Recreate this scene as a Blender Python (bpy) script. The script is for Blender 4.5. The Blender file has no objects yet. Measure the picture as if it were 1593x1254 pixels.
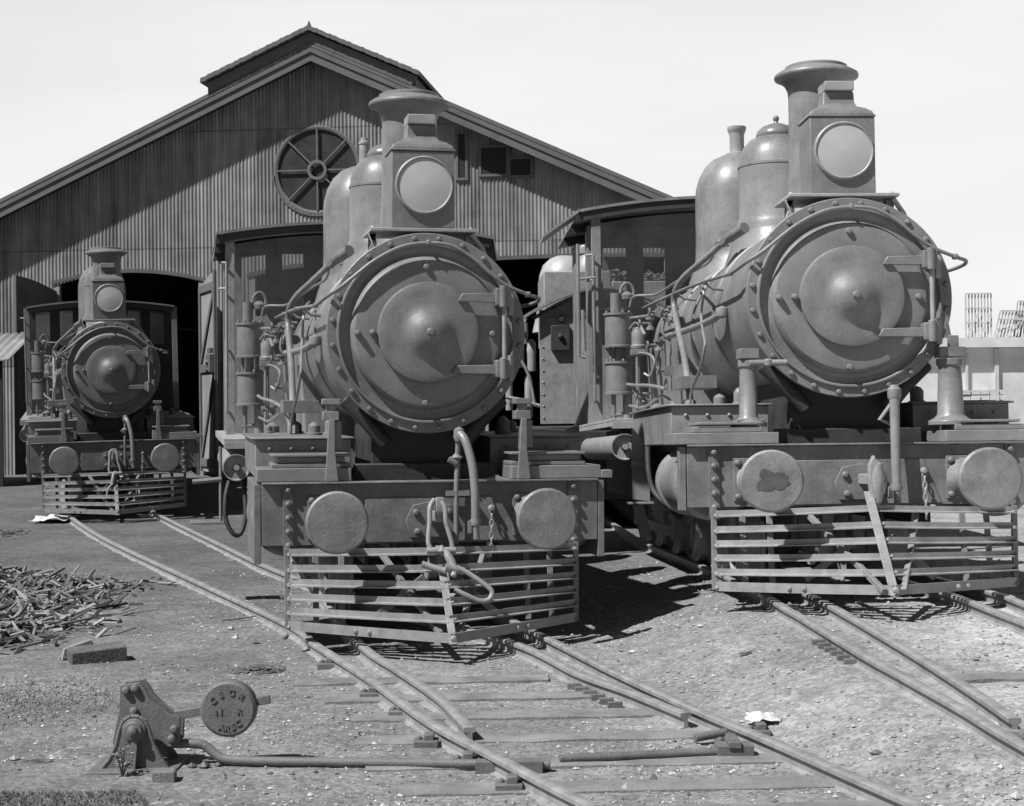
import bpy, bmesh, math, random
from mathutils import Vector, Matrix, Euler, noise
random.seed(7)
R = math.radians
sc = bpy.context.scene
C = sc.collection

# ------------------------------------------------------------------ camera
F, PITCH, ROLL, HC = 2487.33, -0.0021, 0.0102, 1.586
cam = bpy.data.cameras.new("camera"); camo = bpy.data.objects.new("camera", cam); C.objects.link(camo)
cam.sensor_width = 36; cam.lens = F / 1593 * 36; cam.clip_start = 0.1; cam.clip_end = 6000
cp, sp, cr, sr = math.cos(PITCH), math.sin(PITCH), math.cos(ROLL), math.sin(ROLL)
X = Vector((1, 0, 0)); U = Vector((0, -sp, cp)); Fw = Vector((0, cp, sp))
rt = X * cr - U * sr; up = U * cr + X * sr
m = Matrix((rt, up, -Fw)).transposed().to_4x4(); m.translation = (0, 0, HC)
camo.matrix_world = m
sc.camera = camo

# ------------------------------------------------------------------ light
SUNV = Vector((.62, .42, -1.0)).normalized()          # direction the sunlight travels
elev = math.asin(-SUNV.z); az = math.atan2(-SUNV.x, -SUNV.y)
w = bpy.data.worlds.new("World"); sc.world = w; w.use_nodes = True
nt = w.node_tree; nt.nodes.clear()
N = nt.nodes.new; L = nt.links.new
wo = N('ShaderNodeOutputWorld'); bg = N('ShaderNodeBackground'); sky = N('ShaderNodeTexSky')
sky.sky_type = 'NISHITA'; sky.sun_disc = False; sky.sun_elevation = elev; sky.sun_rotation = az
sky.dust_density = 3.0
bw = N('ShaderNodeRGBToBW'); L(sky.outputs[0], bw.inputs[0])
geo = N('ShaderNodeTexCoord'); sep = N('ShaderNodeSeparateXYZ'); L(geo.outputs['Generated'], sep.inputs[0])
# pale hazy cloud low down, thinning upward
ramp = N('ShaderNodeValToRGB'); L(sep.outputs[2], ramp.inputs[0])
ramp.color_ramp.elements[0].position = 0.0; ramp.color_ramp.elements[0].color = (1, 1, 1, 1)
ramp.color_ramp.elements[1].position = 0.62; ramp.color_ramp.elements[1].color = (.08, .08, .08, 1)
e = ramp.color_ramp.elements.new(.24); e.color = (.93, .93, .93, 1)
e = ramp.color_ramp.elements.new(.33); e.color = (.14, .14, .14, 1)
cl = N('ShaderNodeTexNoise'); cl.inputs['Scale'].default_value = 2.2; cl.inputs['Detail'].default_value = 5
mp = N('ShaderNodeMapping'); mp.inputs['Scale'].default_value = (1, 1, 4); L(geo.outputs['Generated'], mp.inputs[0]); L(mp.outputs[0], cl.inputs[0])
mr = N('ShaderNodeMapRange'); mr.inputs[1].default_value = .3; mr.inputs[2].default_value = .7; mr.inputs[3].default_value = .89; mr.inputs[4].default_value = 1.06
L(cl.outputs[0], mr.inputs[0])
mul = N('ShaderNodeMath'); mul.operation = 'MULTIPLY'; L(ramp.outputs[0], mul.inputs[0]); L(mr.outputs[0], mul.inputs[1])
m2 = N('ShaderNodeMath'); m2.operation = 'MULTIPLY'; m2.inputs[1].default_value = 5.7; yr = N('ShaderNodeMapRange'); L(sep.outputs[1], yr.inputs[0]); yr.inputs[1].default_value = -.1; yr.inputs[2].default_value = .75; yr.inputs[3].default_value = .22; yr.inputs[4].default_value = 1
mul2 = N('ShaderNodeMath'); mul2.operation = 'MULTIPLY'; L(mul.outputs[0], mul2.inputs[0]); L(yr.outputs[0], mul2.inputs[1]); L(mul2.outputs[0], m2.inputs[0])
ad = N('ShaderNodeMath'); ad.operation = 'MULTIPLY_ADD'; L(bw.outputs[0], ad.inputs[0]); ad.inputs[1].default_value = .13; L(m2.outputs[0], ad.inputs[2])
L(ad.outputs[0], bg.inputs[0]); bg.inputs[1].default_value = 0.12
L(bg.outputs[0], wo.inputs[0])
sd = bpy.data.lights.new("sun", 'SUN'); sd.energy = 5.0; sd.angle = R(.55); sd.color = (1, .995, .985)
so = bpy.data.objects.new("sun", sd); C.objects.link(so); so.rotation_euler = SUNV.to_track_quat('-Z', 'Y').to_euler(); so.location = (-20, -12, 30)
sc.view_settings.view_transform = 'Standard'; sc.view_settings.look = 'None'
sc.view_settings.exposure = 0.35; sc.view_settings.gamma = 1.0
sc.render.resolution_x = 1024; sc.render.resolution_y = 806

# ------------------------------------------------------------------ materials
def mat(name, base, var=.25, rough=.5, scale=6, bump=.15, bscale=40, streak=0, metal=0, spec=.5, dirt=None, bdist=.01, runs=0):
    mt = bpy.data.materials.new(name); mt.use_nodes = True
    n = mt.node_tree; b = n.nodes['Principled BSDF']; Nn = n.nodes.new; Ln = n.links.new
    tc = Nn('ShaderNodeTexCoord'); nz = Nn('ShaderNodeTexNoise'); nz.inputs['Scale'].default_value = scale
    nz.inputs['Detail'].default_value = 8; nz.inputs['Roughness'].default_value = .65
    mpn = Nn('ShaderNodeMapping'); Ln(tc.outputs['Object'], mpn.inputs[0]); Ln(mpn.outputs[0], nz.inputs[0])
    if streak: mpn.inputs['Scale'].default_value = (1, 1, 1 / streak)
    rp = Nn('ShaderNodeMapRange'); rp.inputs[1].default_value = .28; rp.inputs[2].default_value = .72
    rp.inputs[3].default_value = base * (1 - var); rp.inputs[4].default_value = base * (1 + var); Ln(nz.outputs[0], rp.inputs[0])
    src = rp.outputs[0]
    if dirt is not None:      # patches of dirt or rust with their own outline
        n2 = Nn('ShaderNodeTexNoise'); n2.inputs['Scale'].default_value = scale * .6; n2.inputs['Detail'].default_value = 10; n2.inputs['Roughness'].default_value = .7
        Ln(tc.outputs['Object'], n2.inputs[0])
        cr_ = Nn('ShaderNodeMapRange'); cr_.inputs[1].default_value = .54; cr_.inputs[2].default_value = .66; cr_.inputs[3].default_value = 0; cr_.inputs[4].default_value = .7
        Ln(n2.outputs[0], cr_.inputs[0])
        mx = Nn('ShaderNodeMix'); mx.data_type = 'FLOAT'; Ln(cr_.outputs[0], mx.inputs[0]); Ln(src, mx.inputs[2]); mx.inputs[3].default_value = dirt
        src = mx.outputs[0]
    if runs:
        mp3 = Nn('ShaderNodeMapping'); mp3.inputs['Scale'].default_value = (14, 14, 1.2); Ln(tc.outputs['Object'], mp3.inputs[0])
        n3 = Nn('ShaderNodeTexNoise'); n3.inputs['Scale'].default_value = 1.6; n3.inputs['Detail'].default_value = 6; Ln(mp3.outputs[0], n3.inputs[0])
        r3 = Nn('ShaderNodeMapRange'); r3.inputs[1].default_value = .35; r3.inputs[2].default_value = .62; r3.inputs[3].default_value = 1 - runs; r3.inputs[4].default_value = 1 + runs * .3; Ln(n3.outputs[0], r3.inputs[0])
        m3 = Nn('ShaderNodeMath'); m3.operation = 'MULTIPLY'; Ln(src, m3.inputs[0]); Ln(r3.outputs[0], m3.inputs[1]); src = m3.outputs[0]
        vs_ = Nn('ShaderNodeTexNoise'); vs_.inputs['Scale'].default_value = 130; vs_.inputs['Detail'].default_value = 3; Ln(tc.outputs['Object'], vs_.inputs[0])
        r4 = Nn('ShaderNodeMapRange'); r4.inputs[1].default_value = .3; r4.inputs[2].default_value = .7; r4.inputs[3].default_value = .82; r4.inputs[4].default_value = 1.18; Ln(vs_.outputs[0], r4.inputs[0])
        m4 = Nn('ShaderNodeMath'); m4.operation = 'MULTIPLY'; Ln(src, m4.inputs[0]); Ln(r4.outputs[0], m4.inputs[1]); src = m4.outputs[0]
    Ln(src, b.inputs['Base Color'])
    b.inputs['Roughness'].default_value = rough; b.inputs['Metallic'].default_value = metal
    b.inputs['Specular IOR Level'].default_value = spec
    rr = Nn('ShaderNodeMapRange'); rr.inputs[1].default_value = .3; rr.inputs[2].default_value = .7; rr.inputs[3].default_value = max(.05, rough - .1); rr.inputs[4].default_value = min(1, rough + .15)
    nb = Nn('ShaderNodeTexNoise'); nb.inputs['Scale'].default_value = bscale; nb.inputs['Detail'].default_value = 6; Ln(tc.outputs['Object'], nb.inputs[0])
    Ln(nz.outputs[0], rr.inputs[0]); Ln(rr.outputs[0], b.inputs['Roughness'])
    bp = Nn('ShaderNodeBump'); bp.inputs['Strength'].default_value = bump; bp.inputs['Distance'].default_value = bdist
    Ln(nb.outputs[0], bp.inputs['Height']); Ln(bp.outputs[0], b.inputs['Normal'])
    return mt
def loco_mats(k):
    return dict(paint=mat('engine_paint', .19 * k, .28, .38, 2.6, .14, 30, dirt=.10 * k, runs=.05),
                face=mat('smokebox_paint', .17 * k, .28, .44, 3, .15, 60, dirt=.11 * k, runs=.04),
                dark=mat('shade_dark_iron', .035 * k, .35, .6, 5, .25, 40),  # near-black iron; shade of undersides and recesses goes into its colour
                bright=mat('worn_steel', .25 * k, .25, .42, 9, .15, 50, dirt=.15 * k),
                barm=mat('catcher_iron', .30 * k, .25, .55, 7, .2, 60, dirt=.2 * k),
                beam=mat('beam_paint', .15 * k, .35, .55, 4, .2, 40, dirt=.09 * k, runs=.10),
                buff=mat('buffer_face', .20 * k, .35, .5, 5, .25, 60, dirt=.07 * k, runs=.04),
                brass=mat('pump_paint', .16 * k, .25, .4, 8, .15, 50),
                pipe=mat('copper_pipe', .19 * k, .2, .4, 8, .1, 50))
M_glass = mat('lamp_glass', .42, .08, .22, 3, .02, 10)
M_rail = mat('rail_steel', .26, .3, .45, 9, .3, 60, dirt=.15)
M_railb = mat('rusty_web', .12, .3, .7, 9, .3, 60)
M_wood = mat('weathered_timber', .19, .4, .85, 5, .6, 60)
M_chip = mat('split_firewood', .25, .55, .85, 1.5, .5, 60)
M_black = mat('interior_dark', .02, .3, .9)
M_white = mat('haze_pale_board', .60, .15, .8, 1.5, .2, 20)  # distance haze and overexposure put into the board colour
M_lattice = mat('haze_pale_lath', .50, .2, .8, 1.5)  # lath paled so that far-off haze sits in its colour
M_brick = mat('kerb_brick', .16, .3, .9, 30, .5, 90)
M_iron = mat('cast_iron', .13, .22, .6, 12, .35, 120, dirt=.09)
M_paper = mat('crumpled_paper', .55, .1, .8, 20, .4, 60)
M_stone = mat('gravel_stone', .34, .45, .9, 3, .4, 80)
M_leaf = mat('weed_leaf', .11, .4, .7, 30)
M_frame2 = mat('weathered_iron_sheet', .22, .3, .7, 3)
M_coal = mat('coal', .10, .9, .5, 20, .8, 60)
M_board = mat('barge_board', .11, .25, .75, 3, .3, 30, dirt=.07)
M_door = mat('door_board', .24, .3, .8, 3, .4, 40, streak=4)
M_frame = mat('window_iron', .12, .2, .7, 6)

def corr_mat():
    mt = bpy.data.materials.new('corrugated_iron'); mt.use_nodes = True
    n = mt.node_tree; b = n.nodes['Principled BSDF']; Nn = n.nodes.new; Ln = n.links.new
    tc = Nn('ShaderNodeTexCoord'); sx = Nn('ShaderNodeSeparateXYZ'); Ln(tc.outputs['Object'], sx.inputs[0])
    def mth(op, a, bb=None):
        q = Nn('ShaderNodeMath'); q.operation = op
        if isinstance(a, float): q.inputs[0].default_value = a
        else: Ln(a, q.inputs[0])
        if bb is not None:
            if isinstance(bb, (int, float)): q.inputs[1].default_value = bb
            else: Ln(bb, q.inputs[1])
        return q.outputs[0]
    fx = mth('FLOOR', mth('DIVIDE', sx.outputs[0], .62)); fz = mth('FLOOR', mth('DIVIDE', mth('ADD', sx.outputs[2], mth('MULTIPLY', fx, .0)), 2.35))
    cb = Nn('ShaderNodeCombineXYZ'); Ln(fx, cb.inputs[0]); Ln(fz, cb.inputs[1])
    wn = Nn('ShaderNodeTexWhiteNoise'); Ln(cb.outputs[0], wn.inputs[0])
    mpn = Nn('ShaderNodeMapping'); mpn.inputs['Scale'].default_value = (6, 6, .5); Ln(tc.outputs['Object'], mpn.inputs[0])
    nz = Nn('ShaderNodeTexNoise'); nz.inputs['Scale'].default_value = 1; nz.inputs['Detail'].default_value = 6; Ln(mpn.outputs[0], nz.inputs[0])
    nf = Nn('ShaderNodeTexNoise'); nf.inputs['Scale'].default_value = 3; nf.inputs['Detail'].default_value = 8; Ln(tc.outputs['Object'], nf.inputs[0])
    v = mth('ADD', mth('MULTIPLY', wn.outputs[0], .09), mth('ADD', mth('MULTIPLY', nz.outputs[0], .36), mth('MULTIPLY', nf.outputs[0], .16)))
    v = mth('SUBTRACT', v, .105)
    # lap joints between the sheets
    frz = mth('FRACT', mth('DIVIDE', sx.outputs[2], 2.35)); lap = mth('LESS_THAN', frz, .012)
    v = mth('MULTIPLY', v, mth('SUBTRACT', 1.0, mth('MULTIPLY', lap, .45)))
    Ln(v, b.inputs['Base Color']); b.inputs['Roughness'].default_value = .6
    return mt
M_corr = corr_mat()

def ground_mat():
    mt = bpy.data.materials.new('gravel_ground'); mt.use_nodes = True
    n = mt.node_tree; b = n.nodes['Principled BSDF']; Nn = n.nodes.new; Ln = n.links.new
    tc = Nn('ShaderNodeTexCoord')
    def nz(s, d=8, r=.6):
        q = Nn('ShaderNodeTexNoise'); q.inputs['Scale'].default_value = s; q.inputs['Detail'].default_value = d; q.inputs['Roughness'].default_value = r
        Ln(tc.outputs['Object'], q.inputs[0]); return q.outputs[0]
    def rng(s, a, bb, c, d):
        q = Nn('ShaderNodeMapRange'); Ln(s, q.inputs[0]); q.inputs[1].default_value = a; q.inputs[2].default_value = bb; q.inputs[3].default_value = c; q.inputs[4].default_value = d; return q.outputs[0]
    def mth(op, a, bb):
        q = Nn('ShaderNodeMath'); q.operation = op; Ln(a, q.inputs[0])
        if isinstance(bb, (int, float)): q.inputs[1].default_value = bb
        else: Ln(bb, q.inputs[1])
        return q.outputs[0]
    sx = Nn('ShaderNodeSeparateXYZ'); Ln(tc.outputs['Object'], sx.inputs[0])
    big = rng(nz(.7, 4), .35, .65, .80, 1.18)
    mid = rng(nz(6, 8, .7), .3, .7, .72, 1.24)
    vor = Nn('ShaderNodeTexVoronoi'); vor.inputs['Scale'].default_value = 42; Ln(tc.outputs['Object'], vor.inputs[0])
    cell = Nn('ShaderNodeRGBToBW'); Ln(vor.outputs['Color'], cell.inputs[0])
    st = rng(cell.outputs[0], .1, .9, .72, 1.3)
    fine = rng(nz(160, 4), .3, .7, .75, 1.25)
    base = mth('ADD', rng(sx.outputs[0], -2, 2.0, .18, .25), rng(sx.outputs[0], 1.8, 3.4, 0, .22))          # paler crushed stone towards the right-hand tracks
    back = rng(sx.outputs[1], 9.5, 16, 1.0, .62)         # oily cinder-covered yard towards the shed
    v = mth('MULTIPLY', mth('MULTIPLY', mth('MULTIPLY', base, back), mth('MULTIPLY', big, mid)), mth('MULTIPLY', st, fine))
    # white spilled ash / lime patches
    asn = rng(nz(1.7, 10, .75), .62, .70, 0, .30)
    v = mth('ADD', v, asn)
    # oil-dark streaks
    oil = rng(nz(1.1, 8, .7), .36, .28, 0, .10); v = mth('SUBTRACT', v, oil)
    Ln(v, b.inputs['Base Color']); b.inputs['Roughness'].default_value = .95; b.inputs['Specular IOR Level'].default_value = .2
    bp = Nn('ShaderNodeBump'); bp.inputs['Strength'].default_value = .6; bp.inputs['Distance'].default_value = .02
    h = mth('ADD', mth('MULTIPLY', vor.outputs['Distance'], -.3), mth('ADD', mth('MULTIPLY', nz(90, 6), .6), mth('MULTIPLY', nz(14, 6), .35)))
    Ln(h, bp.inputs['Height']); Ln(bp.outputs[0], b.inputs['Normal'])
    return mt

# ------------------------------------------------------------------ mesh helper
def crom(pts, k=6):
    pts = [Vector(p) for p in pts]
    if len(pts) < 3: return pts
    out = []
    q = [pts[0] * 2 - pts[1]] + pts + [pts[-1] * 2 - pts[-2]]
    for i in range(1, len(q) - 2):
        a, b_, c, d = q[i - 1], q[i], q[i + 1], q[i + 2]
        for j in range(k):
            t = j / k
            out.append(.5 * ((2 * b_) + (c - a) * t + (2 * a - 5 * b_ + 4 * c - d) * t * t + (3 * b_ - a - 3 * c + d) * t ** 3))
    out.append(pts[-1]); return out
class MB:
    def __init__(s): s.v = []; s.f = []
    def add(s, vs, fs):
        o = len(s.v); s.v += [tuple(p) for p in vs]; s.f += [tuple(i + o for i in f) for f in fs]; return s
    def box(s, x0, x1, y0, y1, z0, z1, M=None):
        vs = [Vector((x, y, z)) for x in (x0, x1) for y in (y0, y1) for z in (z0, z1)]
        if M: vs = [M @ p for p in vs]
        return s.add(vs, [(0, 1, 3, 2), (4, 6, 7, 5), (0, 4, 5, 1), (2, 3, 7, 6), (0, 2, 6, 4), (1, 5, 7, 3)])
    def bar(s, p, q, w_, h_, upv=(0, 0, 1)):
        p = Vector(p); q = Vector(q); d = (q - p).normalized(); u = Vector(upv)
        a = d.cross(u)
        if a.length < 1e-4: a = d.cross(Vector((0, 1, 0)))
        a.normalize(); b_ = a.cross(d).normalized()
        vs = [e_ + a * (sx * w_ / 2) + b_ * (sz * h_ / 2) for e_ in (p, q) for sx in (-1, 1) for sz in (-1, 1)]
        return s.add(vs, [(0, 1, 3, 2), (4, 6, 7, 5), (0, 4, 5, 1), (2, 3, 7, 6), (0, 2, 6, 4), (1, 5, 7, 3)])
    def tube(s, pts, r, n=10, k=0):
        pts = crom(pts, k) if k else [Vector(p) for p in pts]
        m_ = len(pts); rs = r if isinstance(r, (list, tuple)) else [r] * m_
        if len(rs) != m_: rs = [rs[0] + (rs[-1] - rs[0]) * i / (m_ - 1) for i in range(m_)]
        d0 = (pts[1] - pts[0]).normalized(); a = d0.orthogonal().normalized(); vs = []; fs = []
        for i, p in enumerate(pts):
            d = (pts[min(i + 1, m_ - 1)] - pts[max(i - 1, 0)]).normalized()
            a = (a - d * a.dot(d)).normalized(); b_ = d.cross(a)
            for j in range(n):
                t = 2 * math.pi * j / n; vs.append(p + (a * math.cos(t) + b_ * math.sin(t)) * rs[i])
        for i in range(m_ - 1):
            for j in range(n): fs.append((i * n + j, i * n + (j + 1) % n, (i + 1) * n + (j + 1) % n, (i + 1) * n + j))
        fs.append(tuple(range(n))); fs.append(tuple((m_ - 1) * n + j for j in range(n)))
        return s.add(vs, fs)
    def rev(s, prof, o=(0, 0, 0), ax='z', n=48, k=0, a0=0, a1=2 * math.pi):
        if k: prof = [(p.x, p.y) for p in crom([Vector((a, b_, 0)) for a, b_ in prof], k)]
        full = abs(a1 - a0 - 2 * math.pi) < 1e-6; nn = n if full else n + 1
        vs = []; fs = []; O = Vector(o)
        for r_, h in prof:
            r_ = max(r_, 1e-4)
            for j in range(nn):
                t = a0 + (a1 - a0) * j / n; c_, s_ = r_ * math.cos(t), r_ * math.sin(t)
                vs.append(O + (Vector((c_, s_, h)) if ax == 'z' else Vector((s_, h, c_)) if ax == 'y' else Vector((h, c_, s_))))
        for i in range(len(prof) - 1):
            for j in range(n): fs.append((i * nn + j, i * nn + (j + 1) % nn, (i + 1) * nn + (j + 1) % nn, (i + 1) * nn + j))
        return s.add(vs, fs)
    def cyl(s, p, q, r, n=24): return s.tube([p, q], r, n)
    def bolt(s, c, r=.014, ax='y', h=None, sgn=-1, n=10):
        h = h or r
        return s.rev([(r, 0), (r, sgn * h * .5), (r * .7, sgn * h), (0, sgn * h * 1.1)], c, ax, n)
    def prism(s, poly, y0, y1, pl='xz'):
        n = len(poly)
        def P(a, b_, y): return (a, y, b_) if pl == 'xz' else (y, a, b_) if pl == 'yz' else (a, b_, y)
        vs = [P(a, b_, y0) for a, b_ in poly] + [P(a, b_, y1) for a, b_ in poly]
        fs = [tuple(range(n)), tuple(range(2 * n - 1, n - 1, -1))] + [(i, (i + 1) % n, n + (i + 1) % n, n + i) for i in range(n)]
        return s.add(vs, fs)
    def build(s, name, mt, parent=None, bev=0, ang=38, rec=True):
        me = bpy.data.meshes.new(name); me.from_pydata(s.v, [], s.f)
        if rec:
            bm = bmesh.new(); bm.from_mesh(me); bmesh.ops.recalc_face_normals(bm, faces=bm.faces); bm.to_mesh(me); bm.free()
        me.polygons.foreach_set('use_smooth', [True] * len(me.polygons)); me.set_sharp_from_angle(angle=R(ang))
        me.materials.append(mt); o = bpy.data.objects.new(name, me); C.objects.link(o)
        if parent: o.parent = parent
        if bev:
            b = o.modifiers.new('bevel', 'BEVEL'); b.width = bev; b.segments = 2; b.limit_method = 'ANGLE'; b.angle_limit = R(50)
        return o
def saddle(mb, z0, z1, Rb=.65):
    mb.v = [(x, y, z - max(0, min(1, (z1 - z) / (z1 - z0))) * (Rb - math.sqrt(max(0, Rb * Rb - x * x)))) for x, y, z in mb.v]; return mb
def tag(o, label=None, cat=None, group=None, kind=None):
    if label: o['label'] = label
    if cat: o['category'] = cat
    if group: o['group'] = group
    if kind: o['kind'] = kind
    return o
def empty(name, loc=(0, 0, 0), rot=(0, 0, 0)):
    o = bpy.data.objects.new(name, None); C.objects.link(o); o.location = loc; o.rotation_euler = rot; o.empty_display_size = .2
    return o

# ------------------------------------------------------------------ ground
def sm(a, b_, t):
    t = min(1, max(0, (t - a) / (b_ - a))); return t * t * (3 - 2 * t)
def RZ(y):
    if y > 10.8: return max(0, .24 - .034 * (y - 10.8))
    return .24 * sm(2.0, 10.8, y)
def LZ(y): return min(.3, max(0, .022 * (y - 23)))
def side(x, y):      # 0 on the left-hand tracks, 1 on the raised right-hand track
    xa = .55 + (10.2 - y) * .30 if y < 10.2 else .55
    return sm(xa - .12, 1.66 if y > 10 else 1.66 + (10 - y) * .12, x)
def tz(x, y):
    return RZ(y) * side(x, y) + LZ(y)
def gz(x, y):
    z = tz(x, y) - .08
    n1 = noise.noise(Vector((x * .5, y * .5, 0))); n2 = noise.noise(Vector((x * 2.1, y * 2.1, 3))); n3 = noise.noise(Vector((x * 7, y * 7, 5))); n4 = noise.noise(Vector((x * 19, y * 19, 8)))
    near = 1 - sm(30, 60, y)
    z += near * (n1 * .008 + n2 * .005 + n3 * .005 + n4 * .004)
    return z
def axis(segs):
    out = []
    for a, b_, n in segs: out += [a + (b_ - a) * i / n for i in range(n)]
    return out + [segs[-1][1]]
xs = axis([(-2500, -60, 12), (-60, -12, 24), (-12, -3.2, 110), (-3.2, 3.8, 230), (3.8, 12, 50), (12, 60, 24), (60, 2500, 12)])
ys = axis([(-200, -4, 10), (-4, 5.5, 30), (5.5, 13, 250), (13, 24, 160), (24, 60, 120), (60, 4500, 24)])
vs = [(x, y, gz(x, y)) for y in ys for x in xs]; nx = len(xs)
fs = [(j * nx + i, j * nx + i + 1, (j + 1) * nx + i + 1, (j + 1) * nx + i) for j in range(len(ys) - 1) for i in range(nx - 1)]
g = MB(); g.v = vs; g.f = fs
go = g.build('ground', ground_mat(), rec=False, ang=80); tag(go, kind='structure')

# ------------------------------------------------------------------ railway track
def rail_mesh(pts, name, parent, head=.06, h=.1):
    pts = crom([(x, y, 0) for x, y in pts], 8)
    prof = [(-.055, -h), (-.055, -h + .012), (-.012, -h + .03), (-.012, -.03), (-head / 2, -.022), (-head / 2, -.004), (-head / 2 + .006, 0), (head / 2 - .006, 0), (head / 2, -.004), (head / 2, -.022), (.012, -.03), (.012, -h + .03), (.055, -h + .012), (.055, -h)]
    mb = MB(); n = len(prof); vs = []; fs = []
    for i, p in enumerate(pts):
        d = (pts[min(i + 1, len(pts) - 1)] - pts[max(i - 1, 0)]).normalized(); a = Vector((d.y, -d.x, 0))
        z = tz(p.x, p.y)
        for u, v in prof: vs.append(p + a * u + Vector((0, 0, z + v)))
    for i in range(len(pts) - 1):
        for j in range(n): fs.append((i * n + j, i * n + (j + 1) % n, (i + 1) * n + (j + 1) % n, (i + 1) * n + j))
    fs += [tuple(range(n)), tuple((len(pts) - 1) * n + j for j in range(n))]
    mb.add(vs, fs); return mb.build(name, M_rail, parent)
tracks = [
 ('curved track leading from beneath the farthest engine on the left', [[(-9.05, 32.3), (-7.6, 27), (-6.9, 24.6), (-6.25, 22.6), (-5.15, 19.7), (-4.18, 17.36), (-2.68, 13.92), (-1.61, 11.44), (-1.31, 10.51), (-.859, 9.26), (-.42, 7.93), (-.07, 7.1), (.3, 6.25), (.9, 5.0), (2.2, 2.5)],
    [(-7.95, 32.3), (-6.5, 27.2), (-5.8, 25), (-5.1, 22.95), (-3.48, 18.48), (-2.15, 14.9), (-.72, 11.9), (.02, 10.42), (.371, 9.29), (.62, 8.7), (.86, 8.05)]]),
 ('straight track under the middle engine with snow-plough-like guard above it', [[(-5.3, 32), (-2.28, 16.6), (-1.49, 12.7), (-1.13, 11.0), (-.922, 10.165), (-.688, 9.47), (-.40, 8.55), (-.22, 7.75)],
    [(-4.2, 32), (-1.10, 16.6), (-.33, 12.9), (.05, 11.3), (.214, 10.693), (.4, 10.0), (.594, 9.28), (.918, 8.195), (1.186, 7.407), (1.582, 6.172), (2.0, 5.0), (2.95, 2.5)]]),
 ('track running back into the dark gap between the middle and right engines', [[(.6, 32), (1.3, 20), (1.62, 14.2), (1.725, 10.715), (1.775, 9.9), (1.87, 8.7), (1.965, 7.95), (2.05, 7.3), (2.13, 6.6), (2.4, 5.0), (2.9, 2.5)],
    [(1.75, 32), (2.5, 20), (2.86, 14.2), (2.988, 10.61), (3.057, 9.585), (3.13, 8.7), (3.22, 7.9)]]),
 ('track under the right engine nearest the pale paper scrap', [[(1.35, 32), (1.7, 19), (1.9, 13.5), (2.045, 10.52), (2.11, 9.3), (2.165, 8.4), (2.205, 7.6), (2.22, 7.1)],
    [(2.55, 32), (3.0, 19), (3.2, 13.5), (3.30, 10.758), (3.31, 9.3), (3.38, 8.0), (3.6, 6.5), (3.95, 5)]])]
tracks[1] = ('track carrying the middle engine, joining the curved one at the points', tracks[1][1])
for lab, rails in tracks:
    t = empty('railway_track', (0, 0, 0)); tag(t, lab, 'railway track', 'rails of the yard points')
    for r_ in rails: rail_mesh(r_, 'rail', t)
# sleepers half sunk in the gravel
sl = [(-.20, 8.95, 1.7, 'second'), (.05, 8.42, 1.8, ''), (.22, 7.86, 2.0, ''), (.42, 7.32, 2.2, ''), (.62, 6.86, 2.3, ''), (.8, 6.42, 2.3, ''), (2.55, 8.3, .55, ''), (2.85, 7.5, .5, ''), (-.55, 9.5, 1.5, '')]
sllab = ['sleeper below the dirty end of the middle guard, behind the others', 'sleeper crossing below the fork of the middle points', 'sleeper just beyond the thin cross rod of the points', 'sleeper touching the near side of the thin cross rod', 'sleeper second from the bottom edge between the joined rails', 'sleeper along the bottom edge between the joined rails', 'sleeper between the rails in front of the right guard',
         'nearest sleeper piece at the far right of the yard', 'sleeper sunk right under the tip of the middle guard']
for (x, y, ln, _), lb in zip(sl, sllab):
    mb = MB(); zz = tz(x, y) - .055 + (.02 if x < 1.5 else .03)
    nseg = 14; vs = []
    for i in range(nseg + 1):
        t = i / nseg; px = x + (t - .5) * ln * 1.0; py = y + (t - .5) * ln * .04
        for dy, dz in ((-.1, -.12), (-.1, 0), (-.05, .004), (.05, .004), (.1, 0), (.1, -.12)):
            vs.append((px, py + dy + noise.noise(Vector((px * 5, dy * 9, y))) * .012, (tz(px, y) if x > 1.5 else LZ(y)) - .073 + (.002 if x < 1.5 else .006) + dz + noise.noise(Vector((px * 6, dy * 20, y * 3))) * .009))
    fs = [(i * 6 + j, i * 6 + j + 1, (i + 1) * 6 + j + 1, (i + 1) * 6 + j) for i in range(nseg) for j in range(5)] + [(0, 1, 2, 3, 4, 5), tuple(nseg * 6 + j for j in range(6))]
    mb.add(vs, fs); o = mb.build('sleeper', M_wood); tag(o, lb, 'sleeper', 'timber sleepers half buried in gravel')
# rail chairs
ch = [(-1.16, 10.0), (-.80, 8.98), (-.60, 8.45), (-.42, 7.80 - .1), (-.22, 7.28), (-.02, 6.82), (1.2, 8.0 - .15), (1.02, 7.6)]
chlab = ['rail chair by the left end of the middle guard', 'rail chair where the two left rails close up', 'rail chair one sleeper nearer than the closing rails', 'rail chair beside the end of the long pull rod', 'rail chair just nearer than the long pull rod', 'rail chair closest to the bottom edge on the left rail', 'rail chair outside the right rail of the middle points', 'rail chair at the right end of the thin cross rod']
for (x, y), lb in zip(ch, chlab):
    mb = MB(); z = tz(x, y)
    mb.box(x - .07, x + .05, y - .05, y + .05, z - .1, z - .045).box(x - .02, x + .03, y - .035, y + .035, z - .05, z - .015).bolt((x - .045, y, z - .045), .016, 'z', sgn=1)
    tag(mb.build('rail_chair', M_railb, bev=.006), lb, 'rail chair', 'rail chairs along the points')
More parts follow.
